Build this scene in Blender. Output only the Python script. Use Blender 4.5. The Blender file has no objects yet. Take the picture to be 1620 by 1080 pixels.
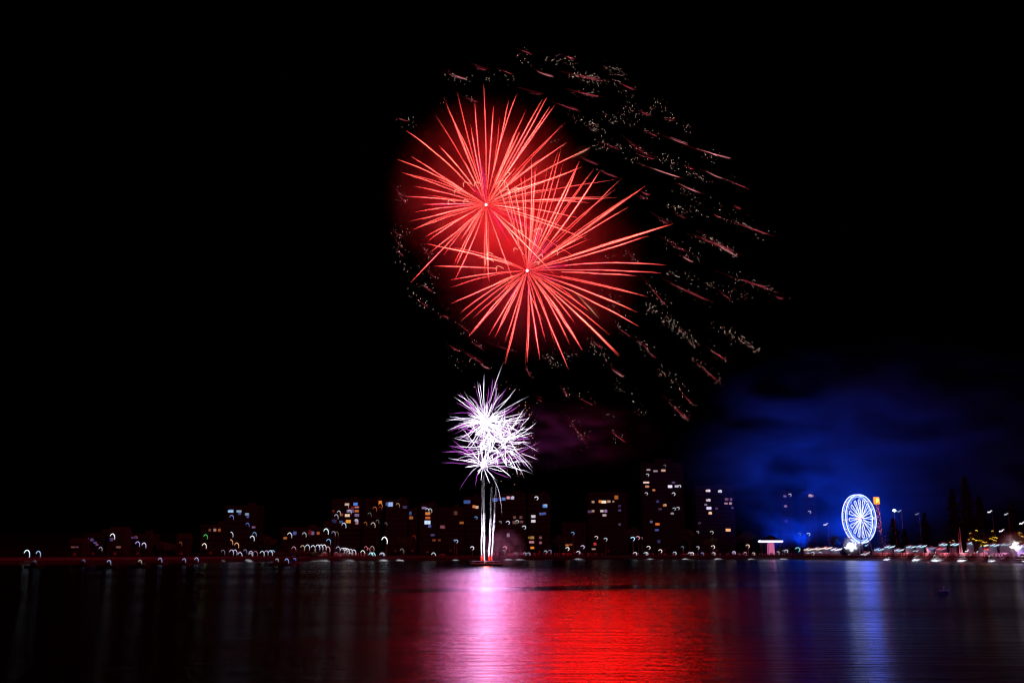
import bpy, bmesh, math, random
from mathutils import Vector, Matrix, noise
R = math.radians
random.seed(7)
sc = bpy.context.scene
col = sc.collection

# ------------------------------------------------------------------ camera
F = 1575.0                      # focal length in photo pixels (photo is 1620 x 1080)
CAM_H = 5.0
HOR = 872.0                     # horizon row
TH = math.atan((HOR - 540.0) / F)
cam_d = bpy.data.cameras.new("camera"); cam = bpy.data.objects.new("camera", cam_d); col.objects.link(cam)
cam.location = (0, 0, CAM_H); cam.rotation_euler = (R(90) + TH, 0, 0)
cam_d.sensor_width = 36; cam_d.lens = 36 * F / 1620; cam_d.clip_start = 0.5; cam_d.clip_end = 6000
sc.camera = cam

# ------------------------------------------------------------------ night sky
w = bpy.data.worlds.new("World"); sc.world = w; w.use_nodes = True
nt = w.node_tree; bg = nt.nodes["Background"]
sky = nt.nodes.new("ShaderNodeTexSky"); sky.sky_type = 'NISHITA'; sky.sun_disc = False
sky.sun_elevation = R(-8); sky.sun_rotation = R(200)
nt.links.new(sky.outputs[0], bg.inputs[0]); bg.inputs[1].default_value = 0.004

vs = sc.view_settings
vs.view_transform = 'Standard'; vs.look = 'None'; vs.exposure = 0.0; vs.gamma = 1.0; vs.use_curve_mapping = False
cy = sc.cycles
cy.use_denoising = True
cy.transparent_max_bounces = 64; cy.max_bounces = 4; cy.diffuse_bounces = 1; cy.glossy_bounces = 2; cy.volume_bounces = 0
cy.sample_clamp_indirect = 4.0; cy.sample_clamp_direct = 0
cy.use_adaptive_sampling = True; cy.adaptive_threshold = 0.01
cy.volume_step_rate = 1.0; cy.volume_max_steps = 256
sc.cycles.filter_width = 1.3

# ------------------------------------------------------------------ pixel -> world
def ray(px, py):
    xc = (px - 810.0) / F; yc = (540.0 - py) / F
    return Vector((xc, math.cos(TH) - yc * math.sin(TH), math.sin(TH) + yc * math.cos(TH)))
def P(px, py, d):
    r = ray(px, py); r *= d / r.y
    return Vector((r.x, d, r.z + CAM_H))
def mpp(px, py, d):             # metres per photo pixel there
    return d / ray(px, py).y / F
def water_depth(py):
    r = ray(810, py); return r.y * CAM_H / -r.z
SH = [(-900, 893), (0, 893), (200, 891), (400, 888), (600, 887), (720, 886.2), (1000, 884.4), (1240, 884.6), (1400, 886.3), (1520, 888.2), (1620, 890.5), (2500, 900)]
def shore_py(px):
    for (a, b), (c, d) in zip(SH, SH[1:]):
        if a <= px <= c: return b + (d - b) * (px - a) / (c - a)
    return SH[-1][1]
def Dw(px): return water_depth(shore_py(px))

# ------------------------------------------------------------------ tagging and linking
def tag(o, label=None, cat=None, group=None, kind=None):
    if label: o["label"] = label
    if cat: o["category"] = cat
    if group: o["group"] = group
    if kind: o["kind"] = kind
    return o
def empty(name, loc, label, cat, group=None, rz=0):
    o = bpy.data.objects.new(name, None); col.objects.link(o)
    o.location = loc; o.rotation_euler = (0, 0, rz); o.empty_display_size = 1
    return tag(o, label, cat, group)
def link_mesh(name, me, parent=None, loc=(0, 0, 0)):
    o = bpy.data.objects.new(name, me); col.objects.link(o); o.parent = parent; o.location = loc
    return o
def build(name, bm, mats, parent=None, loc=(0, 0, 0), smooth=False):
    me = bpy.data.meshes.new(name); bm.to_mesh(me); bm.free()
    for m in (mats if isinstance(mats, (list, tuple)) else [mats]): me.materials.append(m)
    if smooth:
        for p in me.polygons: p.use_smooth = True
    return link_mesh(name, me, parent, loc)
def lamp(kind, name, loc, energy, color, parent=None, radius=0.5):
    d = bpy.data.lights.new(name, kind); d.energy = energy; d.color = color
    d.shadow_soft_size = radius
    o = bpy.data.objects.new(name, d); col.objects.link(o); o.location = loc; o.parent = parent
    return o

def shaded(name, loc, energy, color, parent=None, radius=.5, aim=(0, 0, -1), size=130, blend=.8):
    """a bare spot lamp, throwing its light one way"""
    o = lamp('SPOT', name, loc, energy, color, parent, radius)
    o.rotation_euler = Vector(aim).to_track_quat('-Z', 'Y').to_euler(); o.data.spot_size = R(size); o.data.spot_blend = blend
    return o
# ------------------------------------------------------------------ materials
def mat(name, rgb, rough=0.7, metal=0.0, nscale=0, namp=0.35):
    m = bpy.data.materials.new(name); m.use_nodes = True; t = m.node_tree; b = t.nodes["Principled BSDF"]
    b.inputs["Base Color"].default_value = (*rgb, 1); b.inputs["Roughness"].default_value = rough; b.inputs["Metallic"].default_value = metal
    if nscale:
        tc = t.nodes.new("ShaderNodeTexCoord"); n = t.nodes.new("ShaderNodeTexNoise"); n.inputs["Scale"].default_value = nscale; n.inputs["Detail"].default_value = 5
        r = t.nodes.new("ShaderNodeMapRange"); r.inputs[3].default_value = 1 - namp; r.inputs[4].default_value = 1 + namp
        mx = t.nodes.new("ShaderNodeVectorMath"); mx.operation = 'SCALE'; mx.inputs[0].default_value = rgb
        t.links.new(tc.outputs["Object"], n.inputs["Vector"]); t.links.new(n.outputs[0], r.inputs[0]); t.links.new(r.outputs[0], mx.inputs["Scale"])
        t.links.new(mx.outputs[0], b.inputs["Base Color"])
    return m
_em = {}
def em(rgb, k=1.0, sample=False):
    key = (tuple(round(c, 3) for c in rgb), round(k, 3), sample)
    if key in _em: return _em[key]
    m = bpy.data.materials.new("light_source"); m.use_nodes = True; t = m.node_tree; t.nodes.clear()
    e = t.nodes.new("ShaderNodeEmission"); o = t.nodes.new("ShaderNodeOutputMaterial")
    e.inputs[0].default_value = (*rgb, 1); e.inputs[1].default_value = k; t.links.new(e.outputs[0], o.inputs[0])
    m.cycles.emission_sampling = 'FRONT' if sample else 'NONE'
    _em[key] = m; return m
def fire_mat(name, rgb, k):
    """burning star material: emission follows the 'star_glow' stored along the trail"""
    m = bpy.data.materials.new(name); m.use_nodes = True; t = m.node_tree; t.nodes.clear()
    a = t.nodes.new("ShaderNodeAttribute"); a.attribute_name = "star_glow"
    mu = t.nodes.new("ShaderNodeMath"); mu.operation = 'MULTIPLY'; mu.inputs[1].default_value = k
    e = t.nodes.new("ShaderNodeEmission"); e.inputs[0].default_value = (*rgb, 1); o = t.nodes.new("ShaderNodeOutputMaterial")
    t.links.new(a.outputs["Fac"], mu.inputs[0]); t.links.new(mu.outputs[0], e.inputs[1]); t.links.new(e.outputs[0], o.inputs[0])
    m.cycles.emission_sampling = 'NONE'; return m
def halo_mat(name, rgb, k, alpha=0.16):
    """translucent emissive shell that imitates the glow round a trail"""
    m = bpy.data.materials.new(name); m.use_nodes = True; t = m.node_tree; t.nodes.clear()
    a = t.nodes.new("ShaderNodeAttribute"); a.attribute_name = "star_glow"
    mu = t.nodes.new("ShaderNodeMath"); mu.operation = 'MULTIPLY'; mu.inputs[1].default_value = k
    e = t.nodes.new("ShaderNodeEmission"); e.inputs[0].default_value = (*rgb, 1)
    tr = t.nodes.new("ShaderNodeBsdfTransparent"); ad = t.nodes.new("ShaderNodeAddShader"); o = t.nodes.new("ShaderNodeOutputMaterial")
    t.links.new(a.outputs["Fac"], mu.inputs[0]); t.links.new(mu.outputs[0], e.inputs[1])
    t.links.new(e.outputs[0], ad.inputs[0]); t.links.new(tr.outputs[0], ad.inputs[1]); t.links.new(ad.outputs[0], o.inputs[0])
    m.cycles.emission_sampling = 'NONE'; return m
M_METAL = mat("painted_steel", (.35, .36, .38), .45, .6)
M_DARKMETAL = mat("dark_steel", (.05, .05, .055), .5, .5)
M_WHITE = mat("white_paint", (.78, .78, .78), .5)
M_WOOD = mat("wood", (.22, .13, .07), .7, 0, 3)
M_SAND = mat("wet_sand", (.035, .032, .03), .6, 0, .8, .25)
M_ROCK = mat("rock", (.06, .055, .05), .85, 0, 1.2, .4)
M_LAND = mat("turf_and_paving", (.015, .018, .012), .95, 0, .15, .4)
M_PAVE = mat("promenade_paving", (.03, .029, .028), .8, 0, .5, .2)
M_LEAF = mat("foliage", (.05, .085, .03), .6, 0, .6, .4)
M_PINE = mat("pine_needles", (.015, .03, .018), .7, 0, .6, .4)
M_BARK = mat("bark", (.06, .045, .035), .9, 0, 3)
M_CLOTH_R = mat("red_canvas", (.55, .03, .04), .8); M_CLOTH_W = mat("pale_blue_canvas", (.28, .36, .5), .8)
M_CLOTH_B = mat("blue_canvas", (.05, .12, .5), .8)

# ------------------------------------------------------------------ shape helpers
def bx(bm, x0, x1, y0, y1, z0, z1, mi=0):
    v = [bm.verts.new(p) for p in ((x0,y0,z0),(x1,y0,z0),(x1,y1,z0),(x0,y1,z0),(x0,y0,z1),(x1,y0,z1),(x1,y1,z1),(x0,y1,z1))]
    for f in ((0,3,2,1),(4,5,6,7),(0,1,5,4),(1,2,6,5),(2,3,7,6),(3,0,4,7)):
        bm.faces.new([v[i] for i in f]).material_index = mi
def tube(bm, pts, rads, n=6, mi=0, heat=None, cap=True):
    if not isinstance(rads, (list, tuple)): rads = [rads] * len(pts)
    hl = bm.verts.layers.float.get("star_glow") or (bm.verts.layers.float.new("star_glow") if heat else None)
    rings = []; prev = None
    for i, p in enumerate(pts):
        t = (pts[min(i + 1, len(pts) - 1)] - pts[max(i - 1, 0)])
        t = t.normalized() if t.length > 1e-9 else Vector((0, 0, 1))
        u = prev - t * prev.dot(t) if prev else t.orthogonal()
        if u.length < 1e-6: u = t.orthogonal()
        u.normalize(); prev = u; vv = t.cross(u)
        ring = []
        for k in range(n):
            a = 2 * math.pi * k / n
            q = bm.verts.new(p + (u * math.cos(a) + vv * math.sin(a)) * rads[i])
            if heat: q[hl] = heat[i]
            ring.append(q)
        rings.append(ring)
    for a, b in zip(rings, rings[1:]):
        for k in range(n):
            bm.faces.new((a[k], a[(k + 1) % n], b[(k + 1) % n], b[k])).material_index = mi
    if cap:
        bm.faces.new(list(reversed(rings[0]))).material_index = mi; bm.faces.new(rings[-1]).material_index = mi
def V(*a): return Vector(a)
def ball(bm, c, r, mi=0, sub=1, sq=(1, 1, 1)):
    res = bmesh.ops.create_icosphere(bm, subdivisions=sub, radius=1.0)
    for v in res["verts"]:
        v.co = Vector((v.co.x * r * sq[0], v.co.y * r * sq[1], v.co.z * r * sq[2])) + c
    fs = {f for v in res["verts"] for f in v.link_faces}
    for f in fs: f.material_index = mi
def B(): return bmesh.new()

# colours
WHT = (.85, .9, 1.0); WRM = (1, .72, .5); ORG = (1, .32, .06); BLU = (.08, .3, 1); CYN = (.35, .75, 1); VIO = (.55, .45, 1); PNK = (1, .45, .55)
RED = (1, .07, .05); GRN = (.15, 1, .25); GLD = (1, .6, .15); LAV = (.75, .7, 1)

# ------------------------------------------------------------------ water and land
def water_mat():
    m = bpy.data.materials.new("harbour_water"); m.use_nodes = True; t = m.node_tree; b = t.nodes["Principled BSDF"]
    L = t.links.new
    b.inputs["Base Color"].default_value = (.001, .002, .004, 1); b.inputs["IOR"].default_value = 1.33; b.inputs["Specular IOR Level"].default_value = .4
    g = t.nodes.new("ShaderNodeNewGeometry")
    def noise_(scale, sx, sy, det=3, rough=.55):
        mp = t.nodes.new("ShaderNodeMapping"); mp.inputs["Scale"].default_value = (sx, sy, 1)
        n = t.nodes.new("ShaderNodeTexNoise"); n.inputs["Scale"].default_value = scale; n.inputs["Detail"].default_value = det; n.inputs["Roughness"].default_value = rough
        L(g.outputs["Position"], mp.inputs[0]); L(mp.outputs[0], n.inputs["Vector"]); return n
    fine = noise_(1.0, .16, .9, 6, .6); swell = noise_(.12, .35, 1.0, 3)
    patch = noise_(.02, .35, 1.6, 3)
    # glassy slick bands drifting across the water, edge wandering with noise
    sep = t.nodes.new("ShaderNodeSeparateXYZ"); L(g.outputs["Position"], sep.inputs[0])
    wob = noise_(.012, 1, .3, 2)
    def band(y, x0, x1, wid, slope=0.0, wa=10):
        # distance from line Y = y + slope*X + wobble
        a = t.nodes.new("ShaderNodeMath"); a.operation = 'MULTIPLY_ADD'; L(sep.outputs[0], a.inputs[0]); a.inputs[1].default_value = -slope; L(sep.outputs[1], a.inputs[2])
        c = t.nodes.new("ShaderNodeMath"); c.operation = 'MULTIPLY_ADD'; L(wob.outputs[0], c.inputs[0]); c.inputs[1].default_value = wa; L(a.outputs[0], c.inputs[2])
        s = t.nodes.new("ShaderNodeMath"); s.operation = 'SUBTRACT'; L(c.outputs[0], s.inputs[0]); s.inputs[1].default_value = y + wa / 2
        ab = t.nodes.new("ShaderNodeMath"); ab.operation = 'ABSOLUTE'; L(s.outputs[0], ab.inputs[0])
        r = t.nodes.new("ShaderNodeMapRange"); r.interpolation_type = 'SMOOTHSTEP'; r.inputs[1].default_value = wid * .35; r.inputs[2].default_value = wid; r.inputs[3].default_value = 1; r.inputs[4].default_value = 0
        L(ab.outputs[0], r.inputs[0])
        xm = t.nodes.new("ShaderNodeMapRange"); xm.interpolation_type = 'SMOOTHSTEP'; xm.inputs[1].default_value = x0; xm.inputs[2].default_value = x0 + 30
        L(sep.outputs[0], xm.inputs[0])
        xn = t.nodes.new("ShaderNodeMapRange"); xn.interpolation_type = 'SMOOTHSTEP'; xn.inputs[1].default_value = x1 - 14; xn.inputs[2].default_value = x1; xn.inputs[3].default_value = 1; xn.inputs[4].default_value = 0
        L(sep.outputs[0], xn.inputs[0])
        p = t.nodes.new("ShaderNodeMath"); p.operation = 'MULTIPLY'; L(r.outputs[0], p.inputs[0]); L(xm.outputs[0], p.inputs[1])
        q = t.nodes.new("ShaderNodeMath"); q.operation = 'MULTIPLY'; L(p.outputs[0], q.inputs[0]); L(xn.outputs[0], q.inputs[1]); return q
    b1 = band(BAND1, -26, 46, 12, .45, 12)
    mxb = t.nodes.new('ShaderNodeMath'); mxb.operation = 'MULTIPLY'; L(b1.outputs[0], mxb.inputs[0]); mxb.inputs[1].default_value = .75
    # roughness: wind patches
    rr = t.nodes.new("ShaderNodeMapRange"); rr.inputs[1].default_value = .3; rr.inputs[2].default_value = .7; rr.inputs[3].default_value = W_R0; rr.inputs[4].default_value = W_R1
    L(patch.outputs[0], rr.inputs[0])
    mixr = t.nodes.new("ShaderNodeMix"); L(mxb.outputs[0], mixr.inputs[0]); L(rr.outputs[0], mixr.inputs[2]); mixr.inputs[3].default_value = .08
    L(mixr.outputs[0], b.inputs["Roughness"])
    inv = t.nodes.new("ShaderNodeMath"); inv.operation = 'SUBTRACT'; inv.inputs[0].default_value = 1; L(mxb.outputs[0], inv.inputs[1])
    bs = t.nodes.new("ShaderNodeMath"); bs.operation = 'MULTIPLY'; L(inv.outputs[0], bs.inputs[0]); bs.inputs[1].default_value = W_B
    bp = t.nodes.new("ShaderNodeBump"); bp.inputs["Distance"].default_value = .25; L(fine.outputs[0], bp.inputs["Height"]); L(bs.outputs[0], bp.inputs["Strength"])
    bp2 = t.nodes.new("ShaderNodeBump"); bp2.inputs["Distance"].default_value = .8; bp2.inputs["Strength"].default_value = .45; L(swell.outputs[0], bp2.inputs["Height"]); L(bp.outputs[0], bp2.inputs["Normal"])
    L(bp2.outputs[0], b.inputs["Normal"])
    return m
BAND1 = water_depth(931); BAND2 = water_depth(960)
W_R0, W_R1, W_B = .13, .24, 1.0
bm = B()
xs = [-2600 + 200 * i for i in range(27)]; ys = [-300, -100, 0, 60, 150, 300, 500, 800, 1200, 3000]
grid = [[bm.verts.new((x, y, 0)) for x in xs] for y in ys]
for j in range(len(ys) - 1):
    for i in range(len(xs) - 1): bm.faces.new((grid[j][i], grid[j][i+1], grid[j+1][i+1], grid[j+1][i]))
tag(build("harbour_water", bm, water_mat()), kind="structure")

prof = [(-12, -1.2), (0, 0.0), (3, .5), (8, 1.5), (8.4, 2.6), (30, 2.7), (34, 2.8), (60, 3.6), (120, 7), (260, 16), (500, 22), (1500, 24)]
def land_z(px, off):
    for (a, b), (c, d) in zip(prof, prof[1:]):
        if a <= off <= c: return b + (d - b) * (off - a) / (c - a)
    return 24
pxs = list(range(-900, 2500, 10))
def land_strip(name, i0, i1, m, dz=0, jit=0.0):
    bm = B(); rows = []
    for px in pxs:
        d0 = Dw(px); row = []
        for (off, z) in prof[i0:i1 + 1]:
            p = P(px, 880, d0 + off); zz = z + dz + (jit * (noise.noise(Vector((px * .05, off, 0)))) if jit else 0)
            row.append(bm.verts.new((p.x, d0 + off, zz)))
        rows.append(row)
    for a, b in zip(rows, rows[1:]):
        for k in range(len(a) - 1): bm.faces.new((a[k], b[k], b[k+1], a[k+1]))
    return tag(build(name, bm, m), kind="structure")
land_strip("beach", 0, 3, M_SAND)
land_strip("seawall", 3, 4, M_ROCK)
land_strip("promenade", 4, 6, M_PAVE)
land_strip("hillside", 6, 11, M_LAND, 0, .4)

# ------------------------------------------------------------------ fireworks
DF = water_depth(894.5)         # distance of the launching barge
K = mpp(800, 500, DF)
FR_CORE = fire_mat("red_star_fire", (1, .125, .10), 27.0); FR_SH = halo_mat("red_star_halo", (1, .002, .002), .26)
FP_CORE = fire_mat("pale_star_fire", (1, .72, .5), 1.4); FP_SH = halo_mat("pale_star_halo", (1, .25, .12), .05)
FM_CORE = fire_mat("magenta_star_fire", (1, .05, .35), 1.0); FM_SH = halo_mat("magenta_star_halo", (1, .02, .25), .08)
FW_CORE = fire_mat("white_star_fire", (.92, .85, 1), 8.5); FW_SH = halo_mat("white_star_halo", (.5, .2, 1), .05)
FV_CORE = fire_mat("violet_star_fire", (.85, .2, .95), 3.0); FV_SH = halo_mat("violet_star_halo", (.6, .06, .8), .07)
def trail(parent, c, tip, g, mats, rad=.12, s0=0.0, hs=1.0, name="star_trail", n=13, sh=6.5, blunt=False, wide=True, bend=None):
    """c, tip in world; g = sag vector reached at the tip; the trail is local to its parent's origin"""
    D = tip - c - g; pts = []; rr = []; ht = []
    o = parent.location
    wob = Vector((random.gauss(0, 1), 0, random.gauss(0, 1))) * .10
    bn = (D.cross(V(0, 1, 0)).normalized() * random.gauss(0, .012 if bend is None else bend) * D.length)
    for i in range(n):
        u = i / (n - 1); s = s0 + (1 - s0) * u
        p = c + D * s + g * s * s + bn * math.sin(math.pi * s) + wob * math.sin(s * 17 + wob.x * 20) * .5
        pts.append(p - o)
        start = min(1, .40 + s * 1.6); end = 1 if u < .72 or blunt else max(.12, 1 - (u - .72) / .28 * .88)
        rr.append(rad * start * end)
        ht.append(hs * random.uniform(.75, 1.2) * min(1, .16 + s * 1.5) * (1 if u < .8 else max(.15, 1 - (u - .8) / .2 * .8)))
    bm = B(); tube(bm, pts, rr, 5, 0, ht)
    tube(bm, pts, [r * sh for r in rr], 6, 1, ht)  # emissive shell imitating the glow round the trail
    if wide: tube(bm, pts, [r * sh * 4.6 for r in rr], 8, 1, [h * .13 for h in ht])  # wider, fainter shell imitating bloom
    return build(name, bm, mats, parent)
def c2(tab, ox, oy, s): return [(ox + x / s, oy + y / s) for x, y in tab]
def burst(name, label, cx, cy, tips, extra, RM, mats, depth, g_px, rad, group, ex_r=(.35, 1.0), ex_ang=None, hs=1.0, pale=0):
    c = P(cx, cy, depth)
    o = empty(name, c, label, "firework", group)
    k = mpp(cx, cy, depth)
    lst = [(x, y, 1) for x, y in tips]
    for i in range(extra):
        a = random.uniform(0, 2 * math.pi) if ex_ang is None else R(random.uniform(*ex_ang))
        r = RM * random.uniform(*ex_r)
        lst.append((cx + r * math.cos(a), cy - r * math.sin(a), 0))
    i = 0
    for (x, y, real) in lst:
        r = math.hypot(x - cx, y - cy)
        dz = math.sqrt(max(0, RM * RM - r * r)) * k * random.choice((-1, 1)) * .8
        tip = P(x, y, depth + dz)
        g = Vector((0, 0, -g_px * k * random.uniform(.6, 1.2)))
        rd = rad * random.uniform(.7, 1.15)
        s0 = random.choice((0, 0, .05, .15, .3)) if real else random.uniform(0, .35)
        trail(o, c, tip, g, mats, rd, s0, hs * random.choice((.35, .55, .8, 1, 1, 1.2)))
    return o, c, k
T1 = c2([(135,465),(158,594),(280,385),(325,300),(298,540),(390,265),(458,435),(480,320),(525,235),(575,340),(605,400),(650,315),(692,280),(740,360),(845,295),(885,335),
  (940,425),(925,432),(945,525),(1060,550),(1020,650),(1190,713),(1200,803),(108,675),(118,680),(170,745),(132,797),(220,838),(180,875),(140,925),(168,965),(245,1020),(240,790),(288,705),(395,455),
  (780,490),(825,600),(1060,830),(1040,1010),(1000,905),(950,960),(870,640),(700,450),(1150,800),(415,1010),(690,455),(820,310),(860,345)], 600, 60, 3.178)
T1 += c2([(205,12),(300,82),(305,155),(455,225),(462,320),(650,295),(670,335),(820,330),(660,310),(1240,210),(1075,295),(1020,160),(1010,222),(470,235),(640,290),(900,205)], 600, 360, 3.858)
T2 = c2([(290,100),(298,104),(335,235),(425,322),(430,368),(437,465),(492,522),(495,575),(567,557),(550,660),(548,664),(670,655),(705,670),(765,700),(770,830),(893,835),(980,805),(1015,690),(1155,865),
  (1240,745),(1135,555),(600,185),(640,383),(705,450),(980,790),(765,825),(440,120),(610,150),(775,690),(1230,735)], 600, 360, 3.858)
T2 += c2([(490,125),(465,165),(340,178),(400,285),(345,362),(350,430),(205,475),(250,583),(70,555),(255,578),(110,360),(380,280),(320,350)], 900, 380, 3.178)
T2 += c2([(525,935),(515,938),(400,995),(385,745),(370,755),(300,850),(265,705),(235,760),(155,670),(125,660),(55,620),(110,1010),(290,815)], 900, 60, 3.178)
T2 += c2([(765,605),(790,635),(710,680),(915,550),(925,630),(1005,620),(1070,670),(1105,675),(620,660),(560,670),(685,830),(780,650),(730,690),(900,570),(1000,640),(850,640),(580,690),(645,760)], 600, 60, 3.178)
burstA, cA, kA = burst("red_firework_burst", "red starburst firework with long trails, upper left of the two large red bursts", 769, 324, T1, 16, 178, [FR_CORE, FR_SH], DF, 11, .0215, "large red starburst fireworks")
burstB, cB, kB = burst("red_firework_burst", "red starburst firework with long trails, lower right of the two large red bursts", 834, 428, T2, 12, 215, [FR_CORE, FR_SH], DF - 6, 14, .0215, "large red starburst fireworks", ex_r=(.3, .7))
for o, c, k in ((burstA, cA, kA), (burstB, cB, kB)):
    bm = B(); ball(bm, V(0, 0, 0), 2.0 * k, 0, 2); build("burst_core", bm, em((1, .35, .4), 9), o)
    for i in range(8):       # thin dark-magenta trails near the middle
        a = random.uniform(0, 6.28); r = random.uniform(30, 100) * k
        trail(o, c, c + Vector((math.cos(a) * r, random.uniform(-.5, .5) * r, math.sin(a) * r)), V(0, 0, -1), [FM_CORE, FM_SH], .06, 0, .7, "thin_trail")
    for i in range(9):        # little curled stars
        a = random.uniform(.2, 3.3); r = random.uniform(12, 70) * k
        q = Vector((math.cos(a) * r, 0, math.sin(a) * r)); sgn = -1 if math.cos(a) < 0 else 1
        bm = B(); n = 9; s = random.uniform(1.6, 3.4)
        pts = [q + Vector((sgn * s * math.sin(t / (n - 1) * 2.0), 0, s * .9 * (math.cos(t / (n - 1) * 2.2 - .9)))) for t in range(n)]
        tube(bm, pts, [.07] * n, 5, 0, [.9] * n); tube(bm, pts, [.2] * n, 5, 1, [.9] * n)
        build("curled_spark", bm, [FP_CORE, FP_SH], o)
# three pale stars that outlived the burst
for (x0, y0, x1, y1) in ((905, 250, 934, 234), (905, 458, 948, 504)):
    trail(burstA if y0 < 300 else burstB, P(x0, y0, DF), P(x1, y1, DF), V(0, 0, -.5), [FP_CORE, FP_SH], .08, 0, .6, "pale_trail")

# white and violet bursts lower down
TW = c2([(50,365),(90,225),(130,170),(180,130),(228,95),(318,40),(270,110),(275,115),(345,150),(380,160),(440,200),(400,240),(445,305),(110,215),(140,240),(205,130),(250,150),(300,180),(330,170),(360,200),(365,250),(100,340),(120,330),(85,380),(430,330),(420,280)], 690, 560, 3)
TL = c2([(75,405),(60,435),(85,505),(145,520),(150,580),(107,650),(185,635),(312,768),(360,590),(465,570),(495,415),(470,380),(460,510),(435,465),(440,440),(420,500),(380,430),(330,560),(400,405),(355,585)], 690, 560, 3)
def white_burst(label, cx, cy, tips, extra, RM, g_px, ex_ang, dep, vio=(1, 3), smin=0, shorts=60, hk=1):
    c = P(cx, cy, dep); k = mpp(cx, cy, dep)
    o = empty("white_firework_burst", c, label, "firework", "white and violet bursts above the barge")
    lst = list(tips)
    while len(lst) < extra:
        a = R(random.uniform(*ex_ang)); r = RM * random.uniform(.35, .95); lst.append((cx + r * math.cos(a), cy - r * math.sin(a)))
    for j, (x, y) in enumerate(lst[:100]):
        r = math.hypot(x - cx, y - cy); dz = math.sqrt(max(0, RM * RM - r * r)) * k * random.choice((-1, 1)) * .8
        v = (j % 5) in vio
        g = V(-random.uniform(0, 3) * k, 0, -g_px * k * random.uniform(.5, 1.5))
        trail(o, c, P(x, y, dep + dz), g, [FV_CORE, FV_SH] if v else [FW_CORE, FW_SH], random.uniform(.015, .034), smin + random.choice((0, 0, .1, .25, .4)), hk * random.uniform(.35, 1.1), wide=j % 6 == 0, bend=.05)
    for j in range(shorts):
        a = random.uniform(0, 6.283); rr_ = random.uniform(8, 30) * (RM / 66); q = P(cx + rr_ * math.cos(a), cy - rr_ * math.sin(a), dep + random.uniform(-5, 5))
        if smin > 0: c_ = P(cx - 8 + random.gauss(0, 13), cy - 4 + random.gauss(0, 17), dep); q = q + (c_ - c) * .9
        else: c_ = c
        trail(o, c_, q, V(0, 0, -.3), [FW_CORE, FW_SH], random.uniform(.02, .045), 0, 1, "short_trail", 5, wide=False, blunt=True)
    return o, c, k
wb1, cW1, kW1 = white_burst("white and violet firework burst, uppermost of the small cluster above the barge", 768, 667, TW, 100, 70, 4, (-60, 240), DF)
wb2, cW2, kW2 = white_burst("white firework burst on the right side of the small cluster above the barge", 789, 702, [], 98, 74, 9, (-60, 200), DF + 5, (1,), .2, 95)
wb3, cW3, kW3 = white_burst("white and pink firework burst, lowest of the small cluster above the barge", 764, 736, TL, 52, 76, 10, (-30, 200), DF - 3, (0, 1, 3), 0, 20, .9)
for o, rr_, cc in ((wb1, 1.1, (.9, .85, 1)), (wb3, .9, (1, .5, .55))):
    bm = B(); ball(bm, V(0, 0, 0), rr_, 0, 2); build("burst_core", bm, em(cc, 3), o)
# gold glitter to their right
o = empty("gold_glitter_burst", P(818, 690, DF), "tiny gold glitter sparks spread right of the white bursts", "firework")
bm = B()
for i in range(130):
    a = random.gauss(0, .8); r = 72 * random.random() ** .6
    p = P(780 + r * math.cos(a), 688 - r * math.sin(a) * 1.25, DF + random.uniform(-8, 8)) - o.location
    ball(bm, p, random.uniform(.04, .11), 0, 1)
tag(build("glitter", bm, em((1, .45, .3), 2.6), o), kind="stuff")

# crackling, drifting remains of an earlier burst
S = []     # x0,y0,x1,y1,dots,streak
def addS(tab, ox, oy, s):
    for (a, b, c, d, n, k) in tab: S.append((ox + a / s, oy + b / s, ox + c / s, oy + d / s, n, k))
addS([(330,575,400,600,6,.3),(400,645,565,700,4,1),(480,490,610,540,2,.7),(640,555,815,605,8,.7),(585,645,630,658,4,.5),(680,665,780,708,3,.9),(805,715,900,755,8,.6),(550,735,665,780,8,.7),(350,365,415,390,10,.6),
 (255,230,340,265,2,.5),(20,185,180,220,45,.4),(20,265,160,295,14,.4),(380,460,450,495,14,.4),(290,515,390,580,14,.4),(380,590,430,608,2,.5),(830,845,870,858,2,.6),(730,885,765,905,4,.5),(830,925,1015,990,24,.5),
 (620,990,850,1078,40,.5),(150,665,250,705,8,.6),(45,595,155,640,0,.5),(0,340,50,365,0,.3),(350,765,410,790,4,.6),(340,790,400,808,6,.4),(440,900,510,935,6,.5),(540,880,590,905,3,.4),
 (180,150,280,190,40,.15),(435,330,490,345,18,.1),(485,405,540,415,14,.2),(565,440,605,455,14,0),(280,340,370,390,24,0),(160,380,240,420,24,0),(90,420,150,455,24,.1),(600,670,700,720,30,0),(500,840,620,870,34,0),
 (450,600,560,640,34,0),(160,520,260,560,26,.2),(700,820,900,930,14,0),(640,840,700,920,12,0),(290,600,380,640,14,0),(240,350,330,440,20,0),(200,200,330,310,20,0),(560,760,640,800,14,0),(660,590,760,620,14,0),(540,800,560,880,8,0),(760,900,860,930,14,0)], 900, 60, 3.178)
addS([(700,55,770,80,2,.5),(700,85,770,125,16,0),(930,85,990,105,3,.6),(830,90,1010,130,40,0),(480,145,550,165,2,.5),(505,165,570,205,12,0),(600,155,680,185,2,.4),(600,175,670,215,10,0),(345,175,450,210,20,.7),
 (790,165,880,195,6,.8),(960,180,1130,215,40,.3),(985,270,1090,290,12,.5),(430,295,500,320,6,.5),(315,340,380,385,8,0),(140,410,180,440,10,0),(90,400,150,415,2,.3),(890,325,1000,365,3,.5),(100,790,140,830,14,.5),
 (70,740,120,800,6,.2),(90,940,140,980,8,.1),(70,1000,120,1060,8,.4),(985,400,1130,480,40,0),(1090,530,1150,570,20,0),(870,510,930,560,8,.1),(720,265,830,290,0,.2)], 600, 60, 3.178)
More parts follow.
